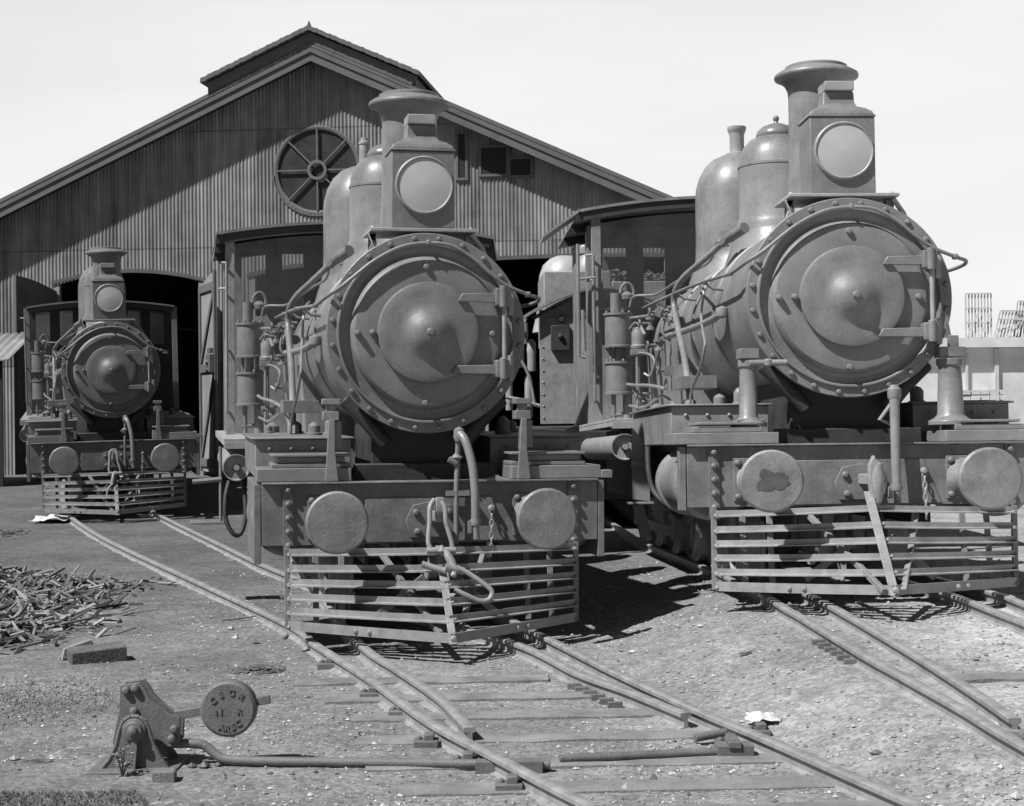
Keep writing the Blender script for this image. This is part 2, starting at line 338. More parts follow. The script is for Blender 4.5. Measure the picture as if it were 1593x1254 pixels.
# slide chairs under the switch rails (ribbed row)
for (x0, y0, x1, y1, lb) in ((.40, 9.2, .60, 8.62, 'row of slide plates under the right switch rail of the middle points'), (1.83, 9.3, 1.89, 8.7, 'row of slide plates beside the left rail under the right guard')):
    mb = MB()
    mb.bar((x0 - .07, y0 + .03, tz(x0, y0) - .095), (x1 - .07, y1 - .03, tz(x1, y1) - .095), .12, .02)
    for i in range(6):
        t = i / 5; x = x0 + (x1 - x0) * t; y = y0 + (y1 - y0) * t; z = tz(x, y); mb.box(x - .10, x - .02, y - .016, y + .016, z - .1, z - .048)
    tag(mb.build('slide_plate', M_railb, bev=.004), lb, 'slide plate')

# ------------------------------------------------------------------ gravel and stones
def blob(mb, c, r, sq=.7):
    seeds = random.random() * 90; vs = []
    ph = [(0, 0, 1), (0, 0, -1), (1, 0, 0), (-1, 0, 0), (0, 1, 0), (0, -1, 0)]
    a = random.random() * 6
    for p in ph:
        k = r * random.uniform(.6, 1.3); x, y, z = p
        vs.append((c[0] + (x * math.cos(a) - y * math.sin(a)) * k, c[1] + (x * math.sin(a) + y * math.cos(a)) * k, c[2] + z * k * sq))
    mb.add(vs, [(0, 2, 4), (0, 4, 3), (0, 3, 5), (0, 5, 2), (1, 4, 2), (1, 3, 4), (1, 5, 3), (1, 2, 5)])
mb = MB()
for i in range(26000):
    y = 5.8 + random.random() ** 1.6 * 10; xw = y * .36; x = random.uniform(-xw, xw)
    d = noise.noise(Vector((x * .8, y * .8, 9)))
    if random.random() > .42 + d * 1.3 + (.3 if x > .3 else 0): continue
    r = random.choice((.005, .006, .007, .009, .009, .014)) * random.uniform(.7, 1.2)
    if random.random() < .004: r = .03
    blob(mb, (x, y, gz(x, y) + r * .25), r)
tag(mb.build('gravel', M_stone, rec=False, ang=10), 'loose gravel and cinders strewn over the yard between the rails', 'gravel', kind='stuff')
mb = MB()
for (x, y, r) in ((-1.42, 7.28, .03), (-1.36, 7.33, .022), (-1.48, 7.3, .03), (-1.3, 7.1, .018), (-1.22, 7.15, .016), (-1.1, 7.16, .016), (-1.0, 7.14, .018), (-.9, 7.18, .014), (-.8, 7.12, .016)):
    blob(mb, (x, y, gz(x, y) + r * .3), r)
tag(mb.build('dark_cinder', M_coal, rec=False, ang=10), 'dark cinders caught along the pull rod beside the lever stand', 'cinders', kind='stuff')
# slabs of dirt lying flat on the ground
for (x, y, sx_, sy_, lb) in ((-1.60, 9.95, .17, .16, 'flat dark oily clod left of the middle engine and above the round weight'), (-6.7, 20.6, .45, .6, 'dark heap of cinders at the left edge beyond the firewood')):
    mb = MB(); 
    for i in range(110):
        a = random.random() * 6.3; q = random.random() ** .5; xx = x + math.cos(a) * q * sx_; yy = y + math.sin(a) * q * sy_
        blob(mb, (xx, yy, gz(xx, yy) + .002 + (1 - q) * sx_ * .12), random.uniform(.015, .035) * (1 + sx_ * 1.5), .3)
    tag(mb.build('cinder_heap', M_coal, rec=False, ang=10), lb, 'cinder heap')

# ------------------------------------------------------------------ firewood chips
mb = MB()
for i in range(3200):
    t = random.random(); q = random.gauss(0, .33)
    x = -3.35 - 2.5 * t * random.uniform(.3, 1) + q * 1.3; y = 10.6 + 4.2 * random.random() + q * 1.2
    if y > 15.2 or x > -2.6 - (y - 10.6) * .13: continue
    edge = min(1, max(0, (-2.85 - (y - 10.6) * .12 - x) / 1.3)) * min(1, (y - 10.2) / .8) * min(1, (15.3 - y) / 1.0)
    if random.random() > .10 + edge * 1.3: continue
    z = gz(x, y) + random.random() * .20 * edge + .012
    l = random.uniform(.03, .15) * (1.9 if random.random() < .10 else 1); a = random.gauss(.1, 1.1); el = random.gauss(0, .35)
    d = Vector((math.cos(a) * math.cos(el), math.sin(a) * math.cos(el), math.sin(el))) * l
    mb.bar(Vector((x, y, z)) - d, Vector((x, y, z)) + d, random.uniform(.008, .034), random.uniform(.005, .022), (random.gauss(0, .4), random.gauss(0, .4), 1))
o = tag(mb.build('firewood_chips', M_chip, rec=False, ang=10), 'heap of split wood and bark chips at the left edge of the yard', 'wood chips', kind='stuff')
# make the tone vary from chip to chip through the island index
n = M_chip.node_tree; gi = n.nodes.new('ShaderNodeNewGeometry'); mr_ = n.nodes.new('ShaderNodeMapRange'); n.links.new(gi.outputs['Random Per Island'], mr_.inputs[0]); mr_.inputs[3].default_value = .04; mr_.inputs[4].default_value = .30
n.links.new(mr_.outputs[0], n.nodes['Principled BSDF'].inputs['Base Color'])
n = M_stone.node_tree; gi = n.nodes.new('ShaderNodeNewGeometry'); mr_ = n.nodes.new('ShaderNodeMapRange'); n.links.new(gi.outputs['Random Per Island'], mr_.inputs[0]); mr_.inputs[3].default_value = .10; mr_.inputs[4].default_value = .50
n.links.new(mr_.outputs[0], n.nodes['Principled BSDF'].inputs['Base Color'])
t = empty('timber_block', (-2.72, 10.35, gz(-2.72, 10.35) + .045), (R(3), R(-3), R(24)))
tag(t, 'sawn timber block with split grain lying at the tip of the firewood', 'timber block')
mb = MB().box(-.16, .19, -.10, .10, -.06, .045)
o = mb.build('log_block', mat('shade_dark_timber', .10, .4, .9, 9, .8, 50, streak=3), t, bev=.008)  # block darkened in colour to carry the shade on its long side
mb = MB().prism([(-.19, -.04), (-.17, .03), (.0, .07), (.02, .04)], .11, .16).prism([(-.21, -.05), (-.16, .0), (.0, .045), (.02, .02)], .165, .2)
mb.build('split_plank', M_chip, t)
for (x, y, l, a, lb) in ((-2.1, 12.2, .13, .3, 'thin stick lying alone right of the firewood heap'), (-1.62, 11.3, .07, 1.5, 'short chip of wood near the curved rail'), (-1.9, 8.55, .07, .9, 'broken stick on the ground above the top of the lever stand'), (-3.0, 12.6, .2, .15, 'long splinter sticking out of the firewood heap'), (1.35, 9.35, .035, .1, 'small wood sliver between the middle and right tracks')):
    mb = MB(); d = Vector((math.cos(a), math.sin(a), .05)) * l; c = Vector((x, y, gz(x, y) + .015))
    mb.bar(c - d, c + d * .2, .022, .014).bar(c + d * .2, c + d + Vector((0, .01, .006)), .016, .01)
    tag(mb.build('wood_stick', M_chip), lb, 'stick')
# ------------------------------------------------------------------ paper scraps
for (x, y, s_, lb) in ((1.255, 8.1, .082, 'crumpled pale paper lying between the middle and right tracks'), (-6.5, 22.9 - .2, .26, 'white rag on the ground in front of the farthest engine')):
    me_n = 9; vs = []
    z0 = gz(x, y)
    for j in range(me_n):
        for i in range(me_n):
            u, v = i / 8 - .5, j / 8 - .5; k = 1 - .35 * noise.noise(Vector((u * 4, v * 4, x)))
            vs.append((x + u * 2 * s_ * k, y + v * 3.0 * s_ * k, z0 + .012 + s_ * .35 * (.5 + noise.noise(Vector((u * 5, v * 5, y)))) * (1 - abs(u)) + random.uniform(0, s_ * .08)))
    mb = MB().add(vs, [(j * 9 + i, j * 9 + i + 1, (j + 1) * 9 + i + 1, (j + 1) * 9 + i) for j in range(8) for i in range(8)])
    o = mb.build('paper_scrap', M_paper, rec=False, ang=15); tag(o, lb, 'paper scrap')
    so_ = o.modifiers.new('s', 'SOLIDIFY'); so_.thickness = .002

# ------------------------------------------------------------------ grass
mb = MB()
for i in range(11000):
    x = random.uniform(-2.55, -1.45); y = random.uniform(5.6, 6.86)
    if x + y * .0 > -1.62 + (6.86 - y) * .45 and random.random() < .93: continue
    z = gz(x, y); h = random.uniform(.008, .028); a = random.random() * 6.3; d = Vector((math.cos(a), math.sin(a), 0)) * .003; le = Vector((random.gauss(0, .02), random.gauss(0, .02), h))
    p = Vector((x, y, z)); mb.add([p - d, p + d, p + le], [(0, 1, 2)])
tag(mb.build('grass', M_leaf, rec=False), 'patch of short dark grass at the bottom left corner', 'grass', kind='stuff')
mb = MB()
for i in range(2400):
    x = random.gauss(-2.75, .35); y = random.gauss(8.9, .35)
    if x > -2.1: continue
    z = gz(x, y); h = random.uniform(.006, .018); a = random.random() * 6.3; d = Vector((math.cos(a), math.sin(a), 0)) * .004; le = Vector((random.gauss(0, .015), random.gauss(0, .015), h))
    p = Vector((x, y, z)); mb.add([p - d, p + d, p + le], [(0, 1, 2)])
tag(mb.build('dry_grass', M_leaf, rec=False), 'thin scorched grass at the left edge behind the lever stand', 'grass', kind='stuff')

# ------------------------------------------------------------------ lever stand
def q(u, v): return ((u - 796.5) / 337.0, 1.586 - (v - 627.5) / 337.0)
YB = 7.37
def shp(pts): return [q(*p) for p in pts]
t = empty('switch_stand', (-1.74, YB, -.08)); LZo = Vector(t.location)
tag(t, 'cast iron points lever stand with round counterweight at the lower left', 'switch stand')
def loc_(mb):  # shift world coordinates into the stand's frame
    mb.v = [(x - LZo.x, y - LZo.y, z - LZo.z) for x, y, z in mb.v]; return mb
sidepl = [(148, 1203), (160, 1190), (175, 1172), (186, 1150), (191, 1128), (197, 1113), (208, 1106), (222, 1107), (231, 1114), (236, 1128), (243, 1150), (254, 1172), (268, 1192), (277, 1203)]
for y0 in (YB - .12, YB + .10):
    dv = (YB / (y0 + .01))
    poly = shp(sidepl); mb = MB().prism(poly, y0, y0 + .018)
    for i in range(len(poly) - 1):      # raised rim
        a, b_ = poly[i], poly[i + 1]; mb.tube([(a[0], y0 + .005, a[1]), (b_[0], y0 + .005, b_[1])], .0105, 8)
    if y0 < YB:
        px, pz = q(214, 1127)
        mb.rev([(.055, 0), (.055, -.012), (.042, -.016), (.04, -.03), (.024, -.032), (.022, -.05), (.012, -.056), (0, -.057)], (px, y0, pz), 'y', 28)
        a = q(216, 1140); b_ = q(212, 1190); mb.bar((a[0], y0 - .008, a[1]), (b_[0], y0 - .016, b_[1]), .03, .03, (0, 1, 0))
    loc_(mb).build('side_frame', M_iron, t, bev=.003)
mb = MB(); a = q(146, 1203); b_ = q(280, 1207); mb.box(a[0], b_[0], YB - .2, YB + .16, -.1, -.068)
loc_(mb).build('base_plate', M_iron, t, bev=.004)
plate = [(187, 1062), (217, 1058), (226, 1068), (233, 1082), (262, 1108), (280, 1112), (278, 1150), (268, 1158), (246, 1158), (225, 1140), (205, 1135), (190, 1160), (180, 1163), (175, 1152), (178, 1135), (186, 1100)]
for y0 in (YB - .055, YB + .035):
    mb = MB().prism(shp(plate), y0, y0 + .02)
    if y0 < YB:
        for b2 in ((197, 1070), (211, 1067), (209, 1102), (271, 1130), (267, 1145), (186, 1151)):
            c = q(*b2); mb.bolt((c[0], y0, c[1]), .02, 'y', .022, n=14)
    loc_(mb).build('lever_plate', M_iron, t, bev=.003)
mb = MB(); a = q(268, 1113); b_ = q(416, 1089); mb.bar((a[0], YB + .0, a[1]), (b_[0], YB + .0, b_[1]), .02, .04, (0, 0, 1))
loc_(mb).build('lever_arm', M_iron, t, bev=.003)
mb = MB(); c = q(353, 1101); r0 = .128
mb.rev([(0, -.045), (r0 - .012, -.045), (r0, -.035), (r0, .03), (r0 - .01, .036), (0, .036)], (c[0], YB - .01, c[1]), 'y', 56)
wt = loc_(mb).build('counterweight', M_iron, t)
def letter(s_, u, v, rot):
    cu = bpy.data.curves.new('lettering', 'FONT'); cu.body = s_; cu.size = .042; cu.extrude = .004; cu.offset = .001; cu.align_x = 'CENTER'; cu.align_y = 'CENTER'
    to = bpy.data.objects.new('lettering', cu); me = bpy.data.meshes.new_from_object(to); bpy.data.objects.remove(to)
    me.materials.append(M_iron); o = bpy.data.objects.new('lettering', me); C.objects.link(o); o.parent = wt
    p = q(u, v); o.location = (p[0] - LZo.x, YB - .056 - LZo.y, p[1] - LZo.z); o.rotation_euler = (R(90), R(rot), 0)
for a in (('C', 331, 1087, -45), ('S', 343, 1078, -20), ('G', 359.5, 1075, 12), ('R', 374, 1081, 40), ('N', 339, 1104, 0), ('R', 371, 1104, 0), ('A', 343, 1128, 15), ('R', 352, 1129.5, 3), ('S', 361, 1127.5, -12), ('C', 369.5, 1122, -28)): letter(*a)
# pull rod to the points
mb = MB().tube([(-1.60, YB - .02, .02), (-1.49, YB - .02, .02), (-1.43, YB - .02, .01), (-1.37, YB - .03, -.035), (-1.31, YB - .04, -.052), (-1.1, YB - .07, -.055), (-.5, YB - .13, -.055), (.10, 7.16, -.05), (.13, 7.16, -.05)], .0215, 12, 6)
mb.box(-.18, .12, 7.12, 7.2, -.085, -.03)
o = mb.build('pull_rod', M_iron); tag(o, 'long bent iron pull rod from the lever stand to the points', 'pull rod')
mb = MB().tube([(.2, 7.28, -.052), (1.0, 7.40, -.052)], .02, 12); mb.box(.93, 1.1, 7.36, 7.47, -.08, -.02); mb.box(.98, 1.04, 7.35, 7.5, -.03, .0)
mb.tube([(.86, 7.66, -.045), (1.02, 7.72, -.03)], .02, 10)
o = mb.build('stretcher_rod', M_iron, bev=.003); tag(o, 'thin cross rod tying the two switch rails of the middle points', 'stretcher rod')
mb = MB().box(2.15, 2.55, 7.0, 7.04, .08, .11); mb.tube([(2.2, 6.95, .12), (2.3, 7.0, .12), (2.5, 7.04, .12)], .015, 8)
o = mb.build('stretcher_rod', M_rail); tag(o, 'cross rod end at the right hand points near the picture edge', 'stretcher rod')
mb = MB(); mb.box(-1.60, -1.50, 7.02, 7.08, -.10, -.035); mb.box(-1.595, -1.505, 7.026, 7.1, -.04, -.032)
tag(mb.build('brick', M_brick, bev=.005), 'small dark brick in front of the lever stand base', 'brick')
# weed
t = empty('weed', (-1.76, 7.14, gz(-1.76, 7.14))); tag(t, 'leafy little weed growing against the lever stand', 'weed')
mbs = MB(); mbl = MB()
for i in range(8):
    a = random.uniform(-2.6, -.4) if i % 2 else random.uniform(0, 6.3); h = random.uniform(.07, .14); tip = Vector((math.cos(a) * .05, math.sin(a) * .035, h))
    mbs.tube([(0, 0, -.01), tip * .5 + Vector((.004, 0, .01)), tip], .0022, 5, 3)
    for k in range(7):
        p = tip * (.35 + .65 * k / 6) + Vector((random.gauss(0, .008), random.gauss(0, .008), random.gauss(0, .005)))
        ang = random.random() * 6.3; d = Vector((math.cos(ang), math.sin(ang) * .6, random.uniform(-.2, .6))).normalized(); s1 = random.uniform(.012, .022)
        sd_ = d.cross(Vector((0, 0, 1))).normalized() * s1 * .5
        mbl.add([p, p + d * s1 * .6 + sd_, p + d * s1 * 1.4, p + d * s1 * .6 - sd_], [(0, 1, 2, 3)])
mbs.build('stem', M_leaf, t); mbl.build('leaf_cluster', mat('pale_weed_leaf', .34, .3, .7, 20), t, rec=False)

# ------------------------------------------------------------------ locomotive
def sweep(mb, pts, prof):
    """sweep a section (outward, up) along a path lying roughly across the engine front"""
    pts = [Vector(p) for p in pts]; n = len(prof); vs = []; fs = []
    for i, p in enumerate(pts):
        d = (pts[min(i + 1, len(pts) - 1)] - pts[max(i - 1, 0)]).normalized(); a = Vector((d.y, -d.x, 0)).normalized()
        if a.y > 0: a = -a
        for u, v in prof: vs.append(p + a * u + Vector((0, 0, v)))
    for i in range(len(pts) - 1):
        for j in range(n): fs.append((i * n + j, i * n + (j + 1) % n, (i + 1) * n + (j + 1) % n, (i + 1) * n + j))
    fs += [tuple(range(n)), tuple((len(pts) - 1) * n + j for j in range(n))]
    return mb.add(vs, fs)
M_grease = mat('axle_grease', .10, .4, .45, 12)
M_pane = bpy.data.materials.new('window_glass'); M_pane.use_nodes = True
n = M_pane.node_tree; n.nodes.clear(); o_ = n.nodes.new('ShaderNodeOutputMaterial'); mx = n.nodes.new('ShaderNodeMixShader'); tr = n.nodes.new('ShaderNodeBsdfTransparent'); gl = n.nodes.new('ShaderNodeBsdfGlossy'); tr.inputs[0].default_value = (.8, .8, .8, 1); gl.inputs['Roughness'].default_value = .15; mx.inputs[0].default_value = .12
n.links.new(tr.outputs[0], mx.inputs[1]); n.links.new(gl.outputs[0], mx.inputs[2]); n.links.new(mx.outputs[0], o_.inputs[0])

def locomotive(label, kind, pose, k, ze, zc, hw, tip):
    m = loco_mats(k); P, FC, DK, BR, BM, BA, BF, PU, PI_ = (m[x] for x in ('paint', 'face', 'dark', 'bright', 'beam', 'barm', 'buff', 'brass', 'pipe'))
    t = empty('steam_locomotive', *pose); t.scale = (1.038 if kind == 'R' else 1, 1, 1); tag(t, label, 'locomotive', 'narrow gauge engines lined up outside the shed')
    ZB, RB = 2.055, .66
    sb = MB().rev([(RB, .27), (RB, 1.72), (RB + .012, 1.73), (RB + .012, 1.80), (RB, 1.81)], (0, 0, ZB), 'y', 96)
    sb.rev([(.56, .275), (.60, .268), (.606, .26), (.606, .235), (.612, .228), (.622, .228), (.628, .235), (.628, .25), (.690, .25), (.696, .256), (.696, .285), (.66, .29)], (0, 0, ZB), 'y', 120)
    for i in range(24):
        a = 2 * math.pi * (i + .5) / 24; sb.bolt((.660 * math.sin(a), .251, ZB + .660 * math.cos(a)), .019, 'y', .022, n=10)
    box_ = sb.build('smokebox', FC, t, ang=32)
    d = MB().rev([(0, .055), (.012, .06), (.02, .067), (.045, .070), (.075, .078), (.11, .098), (.15, .127), (.18, .143), (.21, .149), (.28, .151), (.335, .152), (.347, .157), (.350, .168), (.350, .196), (.352, .199), (.488, .201), (.505, .205), (.522, .222), (.53, .24), (.535, .268), (.56, .275)], (0, 0, ZB), 'y', 128)
    d.bolt((0, .06, ZB), .028, 'y', .02, n=14)
    for x, z in ((-.01, 2.51), (.452, 2.05), (-.02, 1.568), (-.488, 2.05), (-.385, 2.055)): d.bolt((x, .2, z), .023, 'y', .045 if x < -.3 else .025, n=14)
    door = d.build('smokebox_door', FC, t, ang=30)
    for z, x0 in ((2.297, .20), (1.80, .16)):
        hb = MB().prism([(x0, z - .028), (.50, z - .034), (.50, z + .034), (x0 + .03, z + .028)], .128, .158); hb.box(.46, .555, .095, .20, z - .055, z + .065)
        hb.cyl((.512, .10, z - .07), (.512, .10, z + .08), .026, 14)
        hb.build('hinge_strap', FC, door, bev=.005)
    hp = MB().cyl((.525, .13, 1.74), (.525, .13, 2.38), .016, 12); hp.box(.565, .60, .17, .26, 1.72, 1.9).box(.565, .60, .17, .26, 2.18, 2.36)
    hp.build('hinge_pin', BR, door, bev=.003)
    # boiler
    b = MB().rev([(.645, 1.81), (.645, 2.9), (.652, 2.905), (.652, 2.95), (.645, 2.955), (.645, 3.75), (.652, 3.755), (.652, 3.8), (.645, 3.805), (.645, 5.75)], (0, 0, ZB), 'y', 96)
    b.build('boiler', P, t)
    fb = MB().prism([(-.62, 1.0), (-.66, 1.5), (-.70, 2.05), (.70, 2.05), (.66, 1.5), (.62, 1.0)], 3.2, 5.74); fb.build('firebox', P, t, bev=.02)
    # side casing plate running along the boiler foot
    for s_ in (-1, 1):
        c = MB().box(min(s_ * .50, s_ * 1.17), max(s_ * .50, s_ * 1.17), .55, 2.75, 1.05, 1.318)
        c.box(min(s_ * .48, s_ * 1.20), max(s_ * .48, s_ * 1.20), .52, 2.78, 1.319, 1.334)
        for i in range(4): c.bolt((s_ * (.62 + .15 * i), .55, 1.255), .014)
        c.build('cylinder_casing', P, t, bev=.006)
    # chimney
    c = MB().rev([(.37, -.03), (.31, .03), (.255, .10), (.225, .2), (.21, .4), (.202, .8), (.202, .95), (.208, 1.0), (.23, 1.045), (.268, 1.075), (.298, 1.088), (.302, 1.10), (.298, 1.115), (.27, 1.135), (.235, 1.15), (.222, 1.155), (.222, 1.175), (.21, 1.182), (.165, 1.182), (.16, 1.1), (.16, .3)], (-.005, 1.08, 2.69), 'z', 72)
    saddle(c, 2.68, 2.86); c.build('chimney', P, t, ang=30)
    # sand dome, steam dome
    c = MB().rev([(.46, -.12), (.41, -.03), (.365, .03), (.345, .07), (.338, .09), (.335, .12), (.325, .15), (.313, .18), (.311, .60), (.316, .605), (.316, .625), (.309, .63), (.30, .70), (.27, .775), (.22, .835), (.16, .868), (.0, .88)], (0, 2.53, 2.76), 'z', 80)
    saddle(c, 2.68, 2.90); sdm = c.build('sand_dome', P, t, ang=30)
    MB().rev([(.155, 0), (.163, .012), (.163, .03), (.15, .06), (.11, .095), (.05, .118), (.022, .125), (.015, .14), (.024, .155), (.026, .17), (.015, .188), (0, .192)], (0, 2.53, 3.62), 'z', 48).build('dome_lid', P, sdm)
    c = MB().rev([(.50, -.1), (.44, 0), (.405, .06), (.392, .12), (.388, .25), (.388, .62), (.38, .72), (.35, .83), (.295, .93), (.22, 1.0), (.13, 1.04), (.0, 1.05)], (0, 4.28, 2.76), 'z', 80)
    saddle(c, 2.68, 2.98); std = c.build('steam_dome', P, t, ang=30)
    if kind == 'R': MB().rev([(.10, 0), (.10, .03), (.066, .04), (.066, .20), (.078, .24), (.085, .25), (.085, .285), (.06, .285), (.06, .2)], (0, 4.28, 3.79), 'z', 28).build('safety_valve', BA, std)
    else: MB().rev([(.07, 0), (.07, .03), (.05, .04), (.047, .22), (.055, .23), (.055, .25), (.034, .26), (.034, .29), (0, .29)], (0, 4.28, 3.79), 'z', 24).build('safety_valve', BA, std)
    # headlamp
    hx, hy0, hy1, z0, z1 = -.01, .32, .66, 2.793, 3.33
    hw_ = .222
    hm = MB().box(hx - hw_, hx + hw_, hy0, hy1, z0, z1); hm.box(hx - hw_ - .008, hx + hw_ + .008, hy0 - .008, hy1 + .008, z1 + .002, z1 + .018)
    # curved pyramid top with neck and vent
    lv = [(hw_, 3.348), (hw_ - .012, 3.375), (.175, 3.40), (.125, 3.42), (.108, 3.45), (.104, 3.53)]
    vs = []; cx, cy = hx, (hy0 + hy1) / 2
    for r_, z in lv: vs += [(cx - r_, cy - r_ * .76, z), (cx + r_, cy - r_ * .76, z), (cx + r_, cy + r_ * .76, z), (cx - r_, cy + r_ * .76, z)]
    fs = [(i * 4 + j, i * 4 + (j + 1) % 4, (i + 1) * 4 + (j + 1) % 4, (i + 1) * 4 + j) for i in range(len(lv) - 1) for j in range(4)] + [(3, 2, 1, 0), tuple(range(len(lv) * 4 - 4, len(lv) * 4))]
    hm.add(vs, fs)
    hd = hm.build('headlamp', FC, t, bev=.007, ang=40)
    MB().box(cx - .10, cx + .10, cy - .11, cy + .10, 3.532, 3.60).build('lamp_vent', BR, hd, bev=.006)
    lz = 3.092
    MB().rev([(.186, hy0 + .004), (.186, hy0 - .022), (.194, hy0 - .03), (.203, hy0 - .022), (.206, hy0 + .004)], (hx + .005, 0, lz), 'y', 64).build('lamp_rim', BR, hd)
    MB().rev([(0, hy0 - .034), (.1, hy0 - .030), (.186, hy0 - .019)], (hx + .005, 0, lz), 'y', 64).build('lens', M_glass, hd)
    br = MB().box(-.385, .36, .275, .80, 2.764, 2.788)
    for x in (-.36, .33): br.prism([(x - .03, 2.76), (x + .03, 2.76), (x + (.1 if x > 0 else -.1) * .2, 2.64), (x - (.03 if x > 0 else -.03), 2.62)], .40, .46); br.bolt((x, .36, 2.789), .018, 'z', sgn=1)
    br.tube([(.33, .34, 2.76), (.42, .40, 2.66), (.56, .6, 2.44)], .018, 8)
    br.build('lamp_bracket', BA, t, bev=.004)
    # handrail round the smokebox and along the boiler
    for s_ in (0,):
        hr = MB().tube([(-.80, 5.0, 2.42), (-.80, 3.4, 2.37), (-.785, 2.0, 2.325), (-.765, 1.0, 2.28), (-.745, .55, 2.262), (-.69, .25, 2.305), (-.60, .165, 2.365), (-.49, .16, 2.455), (-.36, .16, 2.555), (-.18, .16, 2.645), (0, .16, 2.672), (.16, .16, 2.655), (.305, .16, 2.575), (.42, .16, 2.475), (.55, .165, 2.385), (.70, .18, 2.325), (.80, .26, 2.30), (.80, .5, 2.28), (.80, 1.5, 2.30)], .0135, 10, 5)
        for (x, y, z) in ((-.77, 1.5, 2.30), (-.79, 2.8, 2.35), (-.80, 4.2, 2.39)): hr.tube([(x, y, z), (x + .06, y, z - .05), (x + .16, y, z - .06)], .012, 8); hr.rev([(0, -.022), (.022, 0), (0, .022)], (x, y, z), 'z', 8)
        hr.rev([(0, -.025), (.018, -.01), (.018, .01), (0, .025)], (0, .16, 2.675), 'z', 10)
        hr.tube([(0, .16, 2.67), (0, .25, 2.67)], .011, 8)
        for q_ in ((-.785, 2.0, 2.325), (-.80, 3.6, 2.375), (-.745, .55, 2.262), (.70, .18, 2.325)): hr.rev([(0, -.02), (.02, -.018), (.022, 0), (.02, .018), (0, .02)], q_, 'y' if q_[1] > .4 else 'x', 10)
        hr.build('handrail', P, t)
    # big side steam pipe and small oil pipes
    MB().tube([(-.42, 2.18, 2.77), (-.50, 2.35, 2.70), (-.64, 2.55, 2.57), (-.735, 2.75, 2.48), (-.79, 2.86, 2.38), (-.80, 2.9, 2.25), (-.80, 2.7, 2.05), (-.80, 2.45, 1.85), (-.81, 2.2, 1.65), (-.82, 2.0, 1.45), (-.82, 1.95, 1.32)], .027, 12, 5).tube([(-.36, 2.05, 2.80), (-.45, 2.24, 2.745)], .045, 12).tube([(-.46, 2.28, 2.735), (-.49, 2.33, 2.705)], .038, 6).tube([(-.80, 2.88, 2.2), (-.80, 2.82, 2.14)], .036, 6).tube([(-.82, 1.95, 1.33), (-.82, 1.97, 1.40)], .045, 6).build('steam_pipe', FC, t)
    mp_ = MB().tube([(-.36, 2.8, 2.75), (-.43, 2.9, 2.80), (-.46, 3.1, 2.66), (-.56, 3.4, 2.60), (-.64, 4.0, 2.56), (-.72, 4.6, 2.52), (-.9, 4.8, 2.52), (-.94, 4.85, 2.42)], .012, 8, 5)
    mp_.tube([(-.62, 2.9, 2.44), (-.70, 2.2, 2.36), (-.74, 1.75, 2.28), (-.76, 1.62, 2.22), (-.76, 1.75, 2.08), (-.78, 1.55, 1.92), (-.80, 1.35, 1.8), (-.82, 1.5, 1.62), (-.84, 1.75, 1.48), (-.85, 1.8, 1.33)], .011, 8, 5)
    mp_.tube([(-.70, 1.18, 2.04), (-.74, 1.4, 2.0), (-.76, 2.2, 2.0), (-.80, 3.4, 2.02)], .028, 10, 4).rev([(0, -.05), (.045, -.03), (.05, 0), (.045, .03), (0, .05)], (-.70, 1.18, 2.04), 'z', 12)
    mp_.tube([(-.98, 4.8, 1.66), (-.96, 4.3, 1.63), (-.9, 3.7, 1.60), (-.84, 3.2, 1.55)], .016, 8, 5)
    mp_.tube([(-.9, 4.5, 1.95), (-.83, 4.3, 1.92), (-.80, 4.2, 1.85), (-.83, 4.25, 1.72), (-.88, 4.3, 1.74)], .012, 8, 5)
    mp_.tube([(-.95, 4.75, 2.2), (-.9, 4.6, 2.25), (-.85, 4.45, 2.12)], .016, 8, 4)
    mp_.tube([(-.92, 4.5, 1.3), (-.92, 4.5, 2.0)], .013, 8)
    
    mp_.tube([(-.95, 4.7, 2.30), (-.84, 4.2, 2.28), (-.80, 3.6, 2.26), (-.74, 3.1, 2.24)], .014, 8, 4)
    mp_.tube([(-.74, 3.3, 2.24), (-.82, 3.3, 2.18), (-.84, 3.3, 2.05), (-.78, 3.3, 1.98)], .013, 8, 4)
    mp_.tube([(-.97, 4.7, 1.45), (-.9, 4.2, 1.42), (-.82, 3.6, 1.50), (-.78, 3.2, 1.42), (-.78, 3.1, 1.32)], .013, 8, 4)
    mp_.build('oil_pipe', PI_, t)
    for (x, y, z, r_, l_) in ((-.76, 3.3, 2.24, .045, .09), (-.80, 3.75, 2.27, .05, .07), (-.84, 4.15, 2.20, .04, .12), (-.74, 2.95, 2.12, .04, .08), (-.80, 3.9, 1.98, .045, .1), (-.78, 3.4, 1.72, .05, .06), (-.86, 4.35, 1.52, .045, .09)):
        vf = MB().rev([(0, -l_ / 2), (r_, -l_ / 2), (r_ * .9, -l_ * .3), (r_ * .55, -l_ * .2), (r_ * .55, l_ * .2), (r_, l_ * .3), (r_, l_ / 2), (0, l_ / 2)], (x, y, z), 'z' if l_ > .08 else 'y', 12)
        vf.cyl((x - .10, y - .02, z), (x, y, z), .014, 8).rev([(.028, -.008), (.04, -.008), (.04, .008), (.028, .008), (.028, -.008)], (x - .10, y - .02, z), 'x', 14).bar((x - .10, y - .02, z - .035), (x - .10, y - .02, z + .035), .01, .01)
        vf.build('stop_valve', PU, t)
    # air pump
    ap = MB(); px, py = -1.05, 4.88
    for z0_, z1_ in ((2.045, 2.345), (1.585, 1.87)): ap.rev([(0, z0_ - .02), (.138, z0_ - .02), (.138, z0_), (.126, z0_ + .005), (.124, z1_ - .01), (.138, z1_ - .005), (.138, z1_ + .018), (0, z1_ + .02)], (px, py, 0), 'z', 36)
